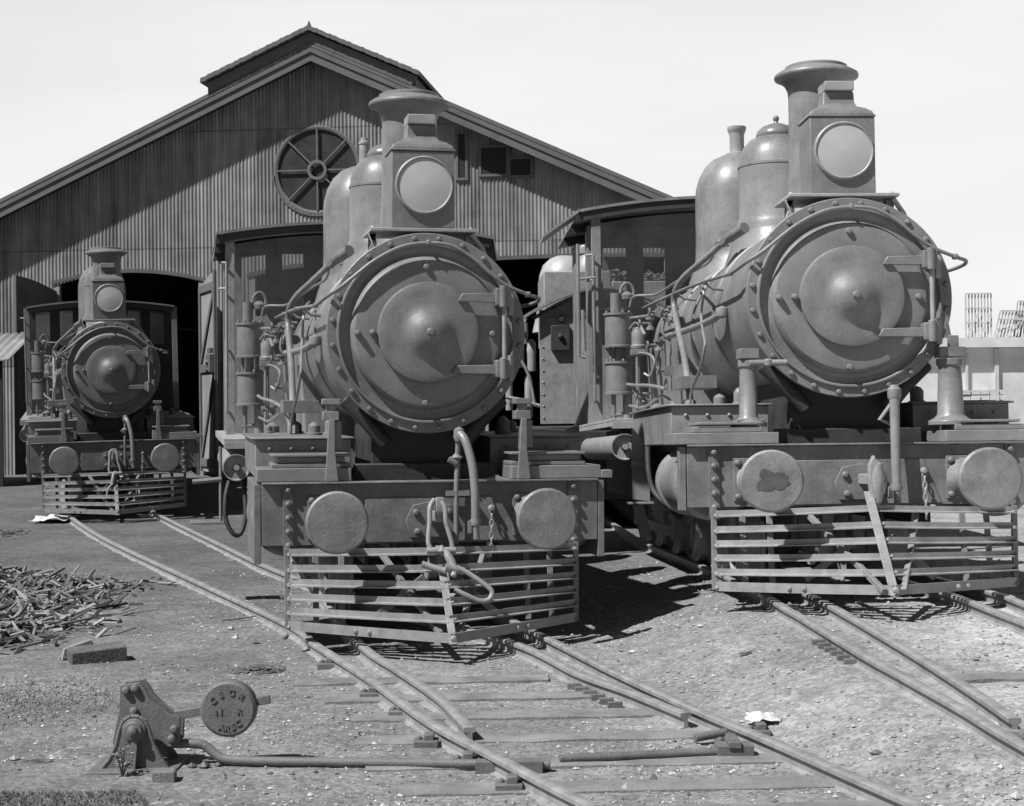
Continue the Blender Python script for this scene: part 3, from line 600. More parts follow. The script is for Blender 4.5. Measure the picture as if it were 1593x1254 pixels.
    for a in range(8):
        aa = a * math.pi / 4 + .3
        for z in (2.365, 1.89): ap.bolt((px + .115 * math.cos(aa), py + .115 * math.sin(aa), z), .013, 'z', .02, sgn=1)
    ap.cyl((px, py, 1.87), (px, py, 2.03), .035, 14); ap.cyl((px + .07, py, 1.87), (px + .07, py, 2.03), .02); ap.cyl((px - .07, py, 1.87), (px - .07, py, 2.03), .015)
    ap.cyl((px - .02, py, 2.36), (px - .02, py, 2.56), .05, 16); ap.rev([(0, 0), (.055, 0), (.06, .04), (.03, .07), (0, .08)], (px + .09, py, 2.5), 'z', 16); ap.tube([(px + .02, py, 2.5), (px + .04, py, 2.62), (px + .1, py, 2.66), (px + .15, py, 2.6), (px + .15, py, 2.5)], .014, 8, 4)
    ap.cyl((px - .05, py, 1.28), (px - .05, py, 1.57), .022, 12); ap.cyl((px + .08, py, 1.28), (px + .08, py, 1.57), .045, 14); ap.cyl((px - .08, py, 1.36), (px + .1, py, 1.38), .02, 10)
    ap.build('air_pump', PU, t)
    lu = MB().rev([(0, 1.99), (.07, 1.99), (.075, 2.02), (.062, 2.03), (.062, 2.15), (.05, 2.17), (.05, 2.19), (.02, 2.2), (0, 2.2)], (-.90, 4.55, 0), 'z', 24); lu.box(-.97, -.83, 4.48, 4.62, 1.93, 1.985)
    lu.cyl((-.90, 4.55, 1.3), (-.90, 4.55, 1.935), .018, 10)
    lu.build('lubricator', PU, t, bev=.003)
    # clutter of fittings on the running board
    ft = MB()
    for (x, y, z, r_, h) in ((-.78, 2.3, 1.335, .05, .10), (-.93, 3.0, 1.30, .06, .12), (-.70, 1.35, 1.335, .045, .1), (-.60, 1.1, 1.335, .04, .14), (-.98, 2.6, 1.335, .03, .07), (.72, 1.2, 1.335, .05, .14), (.95, 2.0, 1.335, .04, .1), (.62, 2.1, 1.335, .09, .15)):
        ft = MB(); ft.rev([(r_ * 1.3, 0), (r_ * 1.3, h * .15), (r_, h * .2), (r_, h * .7), (r_ * .6, h * .9), (0, h)], (x, y, z), 'z', 14); ft.build('valve_fitting', PU, t)
    MB().box(-.90, -.62, 1.9, 2.3, 1.50, 1.60).build('pipe_bracket', PU, t, bev=.003)
    # saddle, frames
    s2 = MB().prism([(-.36, 1.0), (-.36, 1.55), (.36, 1.55), (.36, 1.0)], .5, 1.7); s2.box(-.5, .5, .35, .42, .66, 1.15)
    for s_ in (-1, 1):
        s2.tube([(s_ * .56, .42, 1.60), (s_ * .40, .40, 1.44), (s_ * .27, .38, 1.28)], .055, 16, 4)
    s2.build('smokebox_saddle', DK, t, bev=.01)
    for s_ in (-1, 1):
        x = s_ * .45; MB().box(x - .012, x + .012, .06, 8.6, .48, 1.02).build('frame', DK, t)
        cy_ = MB().rev([(0, 0), (.22, 0), (.245, .02), (.255, .06), (.255, .10), (.235, .11), (.235, .85), (.255, .86), (.255, .92), (0, .92)], (s_ * .96, .17, .78), 'y', 40)
        for i in range(10):
            a = i * math.pi / 5 + .2; cy_.bolt((s_ * .96 + .222 * math.sin(a), .19, .78 + .222 * math.cos(a)), .016)
        cy_.build('cylinder', P, t)
    for y, r_ in ((1.35, .30), (2.35, .30), (3.55, .46), (4.7, .46), (5.9, .46)):
        for s_ in (-1, 1):
            x = s_ * .56
            wl = MB().rev([(r_ - .05, -.05), (r_ - .045, .0), (r_, .0), (r_, .09), (r_ + .028, .1), (r_ + .028, .12), (r_ - .05, .125), (r_ - .05, -.05)], (0, 0, 0), 'x', 40)
            wl.rev([(0, -.03), (.07, -.03), (.07, .08), (0, .08)], (0, 0, 0), 'x', 20)
            for i in range(10):
                a = i * math.pi / 5; wl.bar((0, .06 * math.sin(a), .06 * math.cos(a)), (0, (r_ - .04) * math.sin(a), (r_ - .04) * math.cos(a)), .03, .03, (1, 0, 0))
            wl.v = [(x + (s_ * p[0] * -1), y + p[1], r_ + p[2]) for p in wl.v]
            wl.build('wheel', BA, t)
    MB().bar((-.80, .95, .62), (-.80, 4.4, .50), .04, .10, (0, 0, 1)).bar((-.78, 3.5, .3), (-.78, 5.9, .3), .04, .09).build('side_rod', BR, t)
    # running board with brackets
    for s_ in (-1, 1):
        a_, b_ = sorted((s_ * .66, s_ * 1.34)); rb_ = MB().box(a_, b_, 2.8, 7.9, 1.262, 1.286); rb_.box(a_, b_, 2.79, 2.815, 1.20, 1.26); rb_.box(s_ * 1.33 - .008, s_ * 1.33 + .008, 2.82, 7.9, 1.22, 1.26)
        rb_.build('running_board', BA, t, bev=.003)
        tk = MB().rev([(0, .03), (.03, .03), (.035, -.01), (.03, .03), (.095, .03), (.105, 0), (.112, .0), (.112, .03), (.112, 2.9), (.06, 2.98), (0, 3.0)], (s_ * 1.24, 2.75, 1.045), 'y', 36); tk.cyl((s_ * 1.24, 2.70, 1.045), (s_ * 1.24, 2.78, 1.045), .025, 12)
        tk.build('air_reservoir', BR, t)
    # beam
    hwb = 1.15
    bm = MB().box(-hwb, hwb, 0, .04, .62, 1.028); bm.box(-hwb - .0, hwb + .0, -.045, .10, 1.029, 1.043)
    for s_ in (-1, 1):
        a_, b_ = sorted((s_ * .94, s_ * 1.01)); bm.box(a_, b_, -.014, -.001, .55, 1.026)
        for i in range(5): bm.bolt((s_ * .975, -.014, .99 - i * .092), .021, 'y', .026, n=12)
        a_, b_ = sorted((s_ * 1.155, s_ * 1.20)); bm.box(a_, b_, .0, 1.3 if kind != 'R' else .10, .50 if kind != 'R' else .60, 1.03)
        bm.box(min(s_ * .55, s_ * .85), max(s_ * .55, s_ * .85), -.012, -.001, .66, .95)
        for x, z in ((.58, .92), (.82, .92), (.58, .69), (.82, .69)): bm.bolt((s_ * x, -.012, z), .022, 'y', .025, n=10)
    bm.prism([(-.46, .63), (-.46, .93), (.40, .93), (.52, .63)], -.013, -.001)
    bm.prism([(-.16, .66), (-.19, .78), (-.14, .88), (-.02, .905), (.12, .88), (.16, .78), (.13, .66)], -.028, -.0135)
    for x, z in ((-.12, .83), (.10, .83), (-.11, .70), (.10, .70)): bm.bolt((x, -.028, z), .024, 'y', .022, n=10)
    bm.build('buffer_beam', BM, t, bev=.004)
    for s_ in (-1, 1):
        x = s_ * .69
        bf = MB().rev([(0, -.482), (.10, -.480), (.19, -.474), (.203, -.462), (.203, -.440), (.17, -.430), (.06, -.41), (.05, -.38), (.05, -.2), (.075, -.19), (.085, -.1), (.13, -.03), (.14, -.014)], (x, 0, .80), 'y', 64)
        bfo = bf.build('buffer', BF, t)
        gx, gzz, gr = {('R', -1): (-.005, .0, .085), ('R', 1): (.0, .05, .085), ('M', -1): (.0, -.01, .05), ('M', 1): (.02, .09, .05)}.get((kind, s_), (0, 0, .05))
        py_ = []
        for j in range(72):
            a = j * math.pi / 36; rr_ = gr * (1 + .42 * noise.noise(Vector((math.cos(a) * 1.6 + s_ * 7, math.sin(a) * 1.6, ord(kind)))) + .14 * noise.noise(Vector((math.cos(a) * 5, math.sin(a) * 5, s_))))
            py_.append((x + gx + math.cos(a) * rr_ * 1.15, .80 + gzz + math.sin(a) * rr_ * .85))
        if kind == 'R' and s_ < 0: MB().prism(py_, -.4835, -.478).build('grease_patch', M_grease, bfo)
    # front platform steps and lamp irons
    for s_ in (-1, 1):
        pl_ = MB()
        if kind == 'R':
            a_, b_ = sorted((s_ * .55, s_ * 1.23)); pl_.box(a_, b_, -.03, .50, 1.045, 1.122); a_, b_ = sorted((s_ * .64, s_ * 1.10)); pl_.box(a_, b_, .06, .48, 1.124, 1.162); pl_.box(a_ + .03, b_ - .03, .05, .46, 1.175, 1.195)
        else:
            a_, b_ = sorted((s_ * .55, s_ * 1.18)); pl_.box(a_, b_, .02, .50, 1.045, 1.135); a_, b_ = sorted((s_ * .55, s_ * 1.08)); pl_.box(a_, b_, .06, .48, 1.137, 1.165); pl_.box(a_, b_, .045, .46, 1.21, 1.228); pl_.box(a_ + .04, b_ - .04, .08, .46, 1.166, 1.209)
            if s_ > 0: pl_.box(1.18, 1.26, .0, .10, 1.045, 1.10)
        pl_.build('front_step', P, t, bev=.005)
        ir = MB()
        if kind == 'R':
            x = s_ * .70 if s_ < 0 else .66; r0_, r1_ = (.062, .055) if s_ < 0 else (.088, .076)
            ir.rev([(r0_ + .06, 1.163), (r0_ + .06, 1.19), (r0_ + .02, 1.21), (r0_, 1.235), (r1_, 1.57), (r1_ + .012, 1.575), (r1_ + .012, 1.62), (0, 1.625)], (x, .22, 0), 'z', 30)
            ir.box(x - .09, x + .09, .14, .30, 1.197, 1.215); ir.box(x - r1_ - .01, x + r1_ + .01, .15, .29, 1.63, 1.70)
            if s_ < 0: ir.tube([(x, .16, 1.60), (x + .14, .15, 1.60), (x + .25, .15, 1.60)], .022, 12); ir.rev([(0, -.03), (.03, -.02), (.03, .02), (0, .03)], (x + .12, .15, 1.60), 'z', 12)
            else: ir.box(x - .02, x + .05, .17, .2, 1.70, 1.78)
        else:
            x = s_ * .685 if s_ < 0 else .63
            ir.prism([(x - .045, 1.046), (x + .045, 1.046), (x + .022, 1.25), (x + .02, 1.46), (x - .02, 1.46), (x - .03, 1.25)], -.02, .02)
            ir.prism([(.02, 1.25), (.14, 1.25), (.08, 1.46), (.02, 1.46)], x - .012, x + .012, 'yz')
            ir.box(x + .02, x + .07, .03, .09, 1.26, 1.45); ir.box(x - .055, x + .05, -.01, .12, 1.455, 1.515); ir.cyl((x, .05, 1.515), (x, .05, 1.56), .038, 16); ir.box(x - .06, x + .06, .0, .11, 1.56, 1.60)
        ir.build('lamp_iron', P, t, bev=.004)
    # cow catcher
    E_ = [.565, .46, .366, .272, .178, .085]; Cc = [.575, .470, .372, .272, .176, .075]; Yc = [-.30, -.40, -.50, -.60, -.705, -.81]
    if kind == 'R': Yc = [y * .86 for y in Yc]; Cc = [c + .022 for c in Cc]
    cz_ = .022 if kind == 'R' else 0; cy_f = .86 if kind == 'R' else 1
    ctc = None
    main = MB()
    for s_ in (-1, 1):
        main.box(s_ * .985 - .018, s_ * .985 + .018, -.05, -.02, .07, .61)
        for z in E_: main.bolt((s_ * .975, -.05, z), .016, 'y', .03, n=10)
        for x, y in ((.80, -.09), (.63, -.12)): main.bar((s_ * x, y + .06, .58), (s_ * x, y - .02, .10), .04, .012, (0, 1, 0))
        main.bar((s_ * .10, -.28, .42), (s_ * .42, -.15, .14), .05, .02, (0, 1, 0))
        main.bar((s_ * .35, .0, .55), (s_ * .06, -.70, .10), .035, .035)
    ctc = main.build('cowcatcher', P, t, bev=.003)
    for i in range(6):
        for s_ in (-1, 1):
            bb = MB(); pts = []
            for j in range(13):
                u = j / 12; bow = math.sin(u * math.pi) * .02
                x = s_ * .975 * (1 - u); y = -.055 + (Yc[i] + .055) * u - bow; z = E_[i] + (Cc[i] - E_[i]) * (u ** 1.3)
                pts.append((x, y, z))
            hh = (.046 if kind == 'R' else .050) if i < 5 else .062
            tap = [(p, hh) for p in pts]
            sweep(bb, pts, [(0, .005), (.032, .0), (.032, -.008), (-.008, -.008), (-.008, hh - .01), (0, hh - .01)] if i < 5 else [(0, -.02), (.014, -.02), (.014, hh - .02), (0, hh - .02)])
            if i == 5:
                for u in (.42, .50): p = Vector(pts[int(u * 12)]); bb.bolt((p.x, p.y - .016, p.z + .01), .016, 'y', .014)
            bb.build('catcher_bar', BR, ctc)
    cpst = MB().bar((-.03, -.25, .72) if kind == 'R' else (0, -.26, .62), (.0, -.845 * cy_f, .05 + cz_), .055 if kind == 'R' else .048, .012, (0, -.66, .74)); cpst.bolt((0, -.86 * cy_f, .09 + cz_), .022, 'y', .02)
    for i in range(1, 5): cpst.bolt((0.028, Yc[i] - .05, Cc[i] + .02), .011)
    cpst.build('centre_post', BR, ctc, bev=.002)
    # draw hook and coupling
    hk = MB()
    if kind == 'R':
        hk.rev([(0, -.2), (.035, -.17), (.05, -.08), (.055, 0), (.04, .08), (0, .11)], (.02, -.26, .82), 'z', 20)
        hk.prism([(-.03, .90), (.0, .96), (.05, .86), (.04, .72), (.0, .66), (-.03, .78)], -.30, -.24); hk.bar((.0, -.02, .80), (.01, -.26, .80), .07, .07)
    else:
        hk.bar((.0, -.02, .80), (.0, -.26, .82), .07, .07); hk.prism([(-.25, .78), (-.30, .78), (-.335, .86), (-.32, .95), (-.295, .93), (-.30, .87), (-.27, .84), (-.22, .84)], -.03, .03, 'yz')
    hook = hk.build('draw_hook', BR, t, bev=.006)
    if kind != 'R':
        k_ = MB(); o_ = .0 if kind == 'M' else -.03
        for dx in (-.055, .055): k_.tube([(dx * .3 - .02, -.30, .93), (dx * .9 - .02, -.33, .88), (dx - .02, -.35, .78), (dx * 1.4 - .01, -.37, .66), (dx * 1.3, -.38, .61)], .017, 10, 4)
        k_.cyl((-.10, -.385, .60), (.09, -.385, .60), .024, 14); k_.rev([(0, -.04), (.04, 0), (0, .04)], (0, -.385, .6), 'z', 12)
        if kind == 'M':
            k_.tube([(.02, -.40, .60), (.05, -.43, .54), (.07, -.46, .49), (.06, -.49, .44)], [.022, .03, .026, .02], 12, 0)
            k_.cyl((.01, -.47, .50), (.13, -.47, .47), .026, 12)
            k_.tube([(.08, -.48, .50), (.17, -.50, .45), (.28, -.53, .37), (.305, -.54, .33), (.28, -.55, .29), (.22, -.55, .285), (.14, -.54, .32), (.06, -.52, .36)], .017, 10, 5)
            k_.tube([(-.14, -.43, .52), (-.05, -.44, .49), (.02, -.46, .47)], .022, 10)
        else:
            k_.tube([(-.02, -.40, .60), (-.04, -.44, .52), (-.05, -.46, .44)], .026, 12)
            k_.tube([(-.05, -.47, .45), (-.10, -.50, .40), (-.14, -.52, .25), (-.11, -.53, .19), (-.05, -.53, .20), (-.01, -.52, .30), (.0, -.5, .42)], .015, 10, 5)
        k_.build('screw_coupling', BR, hook)
    # brake pipe
    bp_ = MB()
    if kind == 'R':
        bp_.tube([(.195, -.09, 1.39), (.193, -.10, 1.2), (.188, -.12, .95), (.186, -.13, .74)], [.034, .032, .030, .029], 14, 0); bp_.rev([(0, -.06), (.03, -.06), (.045, -.03), (.045, .02), (.02, .05), (0, .05)], (.195, -.09, 1.38), 'z', 16)
        bp_.tube([(.195, -.09, 1.33), (.10, -.08, 1.2), (.22, -.02, 1.15)], .015, 8)
    else:
        bp_.tube([(.15, -.06, .62), (.15, -.06, .95), (.16, -.06, 1.2), (.165, -.07, 1.34)], .018, 12); bp_.rev([(0, -.06), (.03, -.05), (.04, -.02), (.035, .03), (0, .05)], (.168, -.08, 1.36), 'z', 16); bp_.rev([(0, -.04), (.04, 0), (0, .04)], (.155, -.06, 1.2), 'z', 12)
        bp_.box(.08, .24, -.075, -.045, .94, .975); bp_.tube([(.10, -.07, 1.19), (.15, -.07, 1.16)], .022, 10)
    bp_.build('brake_pipe', P, t)
    hs = MB()
    if kind != 'R': hs.tube([(.172, -.10, 1.36), (.20, -.15, 1.31), (.235, -.20, 1.16), (.248, -.23, 1.0), (.25, -.24, .86), (.25, -.24, .77)], .029, 14, 5); hz = .77; hx_ = .25; hy_ = -.24
    else: hz = .74; hx_ = .186; hy_ = -.13
    hs.rev([(0, -.02), (.036, -.02), (.04, .0), (.036, .02), (0, .02)], (hx_, hy_, hz), 'z', 14)
    hs.build('brake_hose', P, t)
    MB().cyl((hx_, hy_ - .01, hz - .02), (hx_ + .005, hy_ - .01, hz - .11), .022, 12).box(hx_ - .05, hx_ - .03, hy_ - .02, hy_ + .02, hz - .07, hz + .01).build('hose_coupling', PI_, t)
    chn = MB()
    for i in range(8):
        z = .83 - i * .04; x = .40 - i * .004; y = -.03 - i * .018; a = i % 2
        lp_ = [(x + math.cos(q_) * .013 * (1 - a * .9), y + math.cos(q_) * .012 * a, z + math.sin(q_) * .025) for q_ in [j * math.pi / 5 for j in range(11)]]
        chn.tube(lp_, .0055, 6)
    chn.bolt((.40, -.014, .85), .024, 'y', .03)
    chn.build('safety_chain', BR, t)
    # under the beam: a fallen bracket, step iron, hose loop
    if kind == 'M':
        st_ = MB().tube([(-1.37, 2.8, 1.22), (-1.37, 2.8, .60)], .014, 8).tube([(-1.36, 2.8, .60), (-1.55, 2.8, .60)], .012, 8).tube([(-1.36, 2.8, .95), (-1.6, 2.8, .93)], .02, 8)
        st_.box(-1.62, -1.34, 2.7, 2.95, .58, .60)
        st_.build('side_step', P, t, bev=.003)
        MB().tube([(-1.20, 2.85, 1.0), (-1.17, 2.8, .8), (-1.17, 2.75, .62), (-1.21, 2.72, .50), (-1.27, 2.7, .50), (-1.33, 2.72, .62), (-1.33, 2.75, .8), (-1.30, 2.8, .93)], .02, 12, 6).build('air_hose', DK, t)
    if kind == 'R':
        MB().prism([(-1.26, 1.20), (-1.13, 1.05), (-1.12, .60), (-1.26, .62)], 2.1, 2.13).box(-1.30, -1.10, 2.05, 2.2, .58, .60).box(-1.27, -1.12, 2.07, 2.10, .88, .93).bar((-1.22, 2.12, .58), (-1.14, 2.2, .28), .09, .02, (0, 1, 0)).build('side_step', P, t, bev=.004)
        MB().tube([(-1.22, 1.45, 1.04), (-1.22, 1.4, .85), (-1.19, 1.35, .7), (-1.10, 1.2, .58), (-1.02, 1.1, .50)], .022, 10, 5).build('air_hose', DK, t)
    # cab
    cab = MB(); y0, y1, W = 5.75, 5.78, 1.25
    cols = [(-W, -1.10), (-.86, -.69), (-.47, .47), (.69, .86), (1.10, W)]
    for a_, b_ in cols: cab.box(a_, b_, y0, y1, 1.29, 3.12)
    for a_, b_ in ((-1.10, -.86), (-.69, -.47), (.47, .69), (.86, 1.10)): cab.box(a_, b_, y0 + .001, y1 - .001, 1.29, 2.48)
    top = ze - .05; cab.box(-W, W, y0 - .002, y1 + .002, 3.121, top)
    nseg = 16; arc = [(-W + 2 * W * i / nseg, ze - .05 + (zc - ze) * (1 - (-1 + 2 * i / nseg) ** 2)) for i in range(nseg + 1)]
    cab.prism([(-W, top - .002)] + arc + [(W, top - .002)], y0 + .004, y1 - .004)
    for s_ in (-1, 1):
        x = s_ * W; a_, b_ = sorted((x, x - s_ * .02)); cab.box(a_, b_, y1 + .001, 7.6, 1.29, 2.30); cab.box(a_, b_, 7.1, 7.6, 2.301, top); cab.box(a_, b_, y1 + .001, 6.0, 2.301, top)
    cab.box(-W, W, 7.6, 7.62, 1.29, 2.1)
    cb = cab.build('cab', P if kind != 'L' else DK, t, bev=.003)  # far cab in the darkest iron: its unlit opening painted in
    for a_, b_ in ((-1.10, -.86), (-.69, -.47), (.47, .69), (.86, 1.10)):
        MB().box(a_ + .001, b_ - .001, y0 + .012, y0 + .018, 2.481, 3.119).build('window', M_pane, cb)
    rf = MB(); rn = 24
    ar = [(-hw + 2 * hw * i / rn, ze + (zc - ze) * (1 - (-1 + 2 * i / rn) ** 2)) for i in range(rn + 1)]
    rf.prism(ar + [(x, z - .028) for x, z in reversed(ar)], 4.95, 7.8)
    if tip:
        for s_ in (-1, 1): rf.prism([(s_ * hw, ze + .002), (s_ * tip[0], tip[1]), (s_ * tip[0], tip[1] - .03), (s_ * hw, ze - .03)], 4.94, 5.5)
    rf.build('cab_roof', P, cb, ang=60)
    bd = MB()
    for y in (4.97, 5.9, 6.9): bd.prism([(x, z - .029) for x, z in ar] + [(x * .97, z - .11) for x, z in reversed(ar)], y, y + .05)
    bd.build('roof_rib', DK, cb)
    ps = MB().box(-1.28, -1.19, 5.0, 5.06, 1.287, ze - .03); ps.tube([(-1.27, 4.95, 1.5), (-1.27, 4.95, 2.95)], .014, 8)
    for z in (1.5, 2.1, 2.7, 2.95): ps.tube([(-1.27, 4.95, z), (-1.34 if z > 2.6 else -1.24, 5.0, z)], .012, 8)
    MB().box(1.19, 1.28, 5.0, 5.06, 1.287, ze - .03).build('cab_post', P, cb, bev=.004)
    ps.build('cab_post', BR if kind == 'M' else P, cb, bev=.004)
    if kind == 'R':
        MB().tube([(-1.42, 4.9, 3.05), (-1.42, 4.9, 1.95), (-1.36, 4.9, 1.93)], .017, 8).tube([(-1.42, 4.9, 2.7), (-1.26, 4.9, 2.72)], .012, 8).tube([(-1.38, 4.9, 2.4), (-1.37, 4.9, 2.0)], .02, 8).build('cab_handrail', P, cb)
    # tender / bunker behind the cab, dark mass under it
    MB().box(-.9, .9, 5.2, 7.6, .55, 1.24).build('ash_pan', DK, t, bev=.01)
    return t
def wpos(Xo, Yo, psi): return (Xo, Yo)
LM = locomotive('middle engine with its coupling chain hanging over the guard and flat lamp irons', 'M', ((-.5483, 10.8486, 0), (-.0036, .0065, .1976)), 1.0, 3.245, 3.375, 1.36, (1.405, 3.04))
LR = locomotive('large engine on the right with round lamp posts and a straight brake pipe', 'R', ((2.3658, 10.7819, .2274), (-.0342, 0, .0465)), 1.18, 3.40, 3.535, 1.40, (1.74, 3.155))
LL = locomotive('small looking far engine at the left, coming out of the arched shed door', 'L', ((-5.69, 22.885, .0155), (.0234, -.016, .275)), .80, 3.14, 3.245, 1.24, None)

# ------------------------------------------------------------------ engine shed
SY = R(-7); shed = empty('engine_shed', (-3.85, 32.0, 0), (0, 0, SY)); tag(shed, 'big corrugated iron engine shed with a round window and raised ridge vent', 'shed')
APEX, SL, HALF = 8.45, .455, 9.9
def roofz(x): return APEX - abs(x) * SL
doors = [(-5.45, -2.40, 4.02, 4.24), (-1.35, 1.75, 4.1, 4.3), (3.35, 6.95, 4.33, 4.36)]
WX, WZ, WR = 0.0, 6.22, .87
mb = MB(); st = .076 / 6; nst = int(2 * HALF / st)
def cy(x): return math.sin(x / .076 * 2 * math.pi) * .011
for i in range(nst):
    xa, xb = -HALF + i * st, -HALF + (i + 1) * st; xm = (xa + xb) / 2
    spans = []; b0 = -.3
    for a, b, z0, z1 in doors:
        if a < xm < b: u = (xm - (a + b) / 2) / ((b - a) / 2); b0 = z0 + (z1 - z0) * (1 - u * u)
    t0 = roofz(xm) + .05
    if abs(xm - WX) < WR:
        h = math.sqrt(WR ** 2 - (xm - WX) ** 2); spans = [(b0, WZ - h), (WZ + h, t0)]
    else: spans = [(b0, t0)]
    for z0, z1 in spans:
        mb.add([(xa, cy(xa), z0), (xb, cy(xb), z0), (xb, cy(xb), z1), (xa, cy(xa), z1)], [(0, 1, 2, 3)])
bm_ = mb.build('front_wall', M_corr, shed, rec=False, ang=80)
mw = bm_.modifiers.new('w', 'WELD'); mw.merge_threshold = .0005
# side and back walls, floorless
mb = MB().box(-HALF, -HALF + .1, .05, 42, -.3, roofz(HALF) + .12).box(HALF - .1, HALF, .05, 42, -.3, roofz(HALF) + .12).prism([(-HALF, -.3), (HALF, -.3), (HALF, roofz(HALF) + .15), (0, APEX + .15), (-HALF, roofz(HALF) + .15)], 41.9, 42.05)
mb.build('side_wall', M_board, shed)
ov, th = .46, .10
for s_ in (-1, 1):
    e_ = HALF + .35
    MB().prism([(0, APEX + .22), (s_ * e_, roofz(e_) + .22), (s_ * e_, roofz(e_) + .14), (0, APEX + .14)], -ov - .04, 42.2).build('roof', M_board, shed)
    bb = MB().prism([(0, APEX + .13), (s_ * e_, roofz(e_) + .13), (s_ * e_, roofz(e_) - .14), (0, APEX - .14)], -ov, -ov + .045)
    bb.prism([(0, APEX + .138), (s_ * e_, roofz(e_) + .138), (s_ * e_, roofz(e_) + .03), (0, APEX + .03)], -ov - .03, -ov - .002)
    bb.build('barge_board', M_board, shed)
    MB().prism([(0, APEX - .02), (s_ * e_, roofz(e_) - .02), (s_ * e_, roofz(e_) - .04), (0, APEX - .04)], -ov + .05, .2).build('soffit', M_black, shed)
# ridge ventilator
for s_ in (-1, 1):
    lw = 2.2; zt = 8.98
    pr = []; nn = 40
    for i in range(nn + 1):
        x = lw * i / nn; pr.append((s_ * x, zt - x * SL * .97 + (.008 * math.sin(i * 2.6) + .005 * math.sin(i * 5.1))))
    MB().prism(pr + [(a, b - .09) for a, b in reversed(pr)], -.62, 30).build('vent_roof', M_board, shed)
    mb = MB().prism([(0, zt - .12), (s_ * (lw - .06), zt - .12 - (lw - .06) * SL * .97), (s_ * (lw - .20), roofz(lw - .2) + .2), (0, APEX + .2)], -.5, -.44)
    mb.box(min(s_ * (lw - .22), s_ * (lw - .1)), max(s_ * (lw - .22), s_ * (lw - .1)), -.43, 30, roofz(lw) + .1, zt - lw * SL - .05)
    mb.build('vent_side', M_board, shed)
MB().tube([(0, -.55, 8.97), (0, -.55, 9.07)], [.05, .012], 8).build('ridge_cap', M_board, shed)
# round window
wf = MB().rev([(.81, .04), (.81, .01), (.83, -.0), (.87, -.01), (.89, -.005), (.895, .0), (.895, .04)], (WX, 0, WZ), 'y', 72)
wf.rev([(.895, -.0), (.895, -.035), (.925, -.035), (.93, -.0)], (WX, 0, WZ), 'y', 72, a0=R(95), a1=R(265))
wnd = wf.build('round_window', M_frame, shed)
mu = MB().rev([(.14, .0), (.14, -.035), (.20, -.035), (.20, .0)], (WX, 0, WZ), 'y', 36)
for i in range(8):
    a = i * math.pi / 4; mu.bar((WX + .18 * math.sin(a), .0, WZ + .18 * math.cos(a)), (WX + .82 * math.sin(a), .0, WZ + .82 * math.cos(a)), .03, .03, (0, 1, 0))
mu.build('glazing_bar', M_frame, wnd)
MB().rev([(0, .05), (.88, .05)], (WX, 0, WZ), 'y', 64).build('pane', mat('dark_glass', .02, .3, .5, 4), wnd, rec=False)
for (x0, x1, z0, z1) in ((2.86, 3.0, 5.98, 6.85), (3.32, 3.82, 6.04, 6.56), (3.9, 4.3, 6.0, 6.32)):
    f_ = MB(); 
    for a, b, c_, d_ in ((x0 - .05, x0, z0 - .05, z1 + .05), (x1, x1 + .05, z0 - .05, z1 + .05), (x0, x1, z1, z1 + .05), (x0, x1, z0 - .05, z0)): f_.box(a, b, -.05, .0, c_, d_)
    wv = f_.build('vent_window', M_board, shed); MB().box(x0, x1, -.03, -.022, z0, z1).build('pane', M_black, wv)
# door arches
for a, b, z0, z1 in doors:
    pts = [(a - .1 + (b - a + .2) * i / 20, -.03, z0 + (z1 - z0) * (1 - (-1 + i / 10) ** 2) + .04) for i in range(21)]
    mb = MB(); sweep(mb, pts, [(0, -.04), (.05, -.04), (.06, .03), (0, .03)])
    mb.build('door_arch', M_frame, shed)
    for x in (a, b): MB().box(x - .06, x + .06, -.05, .06, -.2, z0).build('door_post', M_door, shed)
# door leaves
def leaf(hx, ang, wd, zh, zf, z_b, mt, bolts=True):
    o = empty('door_leaf', (hx, -.08, 0), (0, 0, ang)); o.parent = shed
    # hinge at x=0, free edge at x=wd
    mb = MB(); sp = 10
    topz = lambda u: zh + (zf - zh) * math.sin(min(1, u) * math.pi / 2)
    for i in range(sp):
        u0, u1 = i / sp, (i + 1) / sp
        mb.prism([(u0 * wd + .003, z_b), (u1 * wd - .003, z_b), (u1 * wd - .003, topz(u1) - .02), (u0 * wd + .003, topz(u0) - .02)], 0, .025)
    mb.build('board_panel', mt, o)
    fr = MB()
    fr.box(0, .12, -.04, -.001, z_b, zh); fr.box(wd - .13, wd, -.04, -.001, z_b, zf)
    for z in (z_b + .1, (z_b + zf) / 2, zf - .38): fr.box(.121, wd - .131, -.038, -.001, z, z + .16)
    mid_ = (z_b + zf) / 2
    fr.bar((.12, -.022, mid_ + .2), (wd - .14, -.022, zf - .42), .12, .03, (0, 1, 0)); fr.bar((.12, -.022, z_b + .28), (wd - .14, -.022, mid_ - .05), .12, .03, (0, 1, 0))
    fr.build('door_frame', M_frame, o, bev=.004)
    if bolts:
        lk = MB().box(wd - .40, wd - .02, -.13, -.045, mid_ - .02, mid_ + .34).bolt((wd - .2, -.13, mid_ + .18), .045, 'y', .05).box(wd - .30, wd - .08, -.12, -.045, mid_ + .36, mid_ + .46)
        lk.build('door_lock', M_frame, o, bev=.006)
    return o
lf = leaf(-2.42, R(-61) , 1.55, 3.92, 4.15, .22, M_door)
leaf(-5.45, R(-98), 1.5, 3.9, 4.12, .22, M_board, False)  # darker boards than the other leaf; its shadow is in the colour
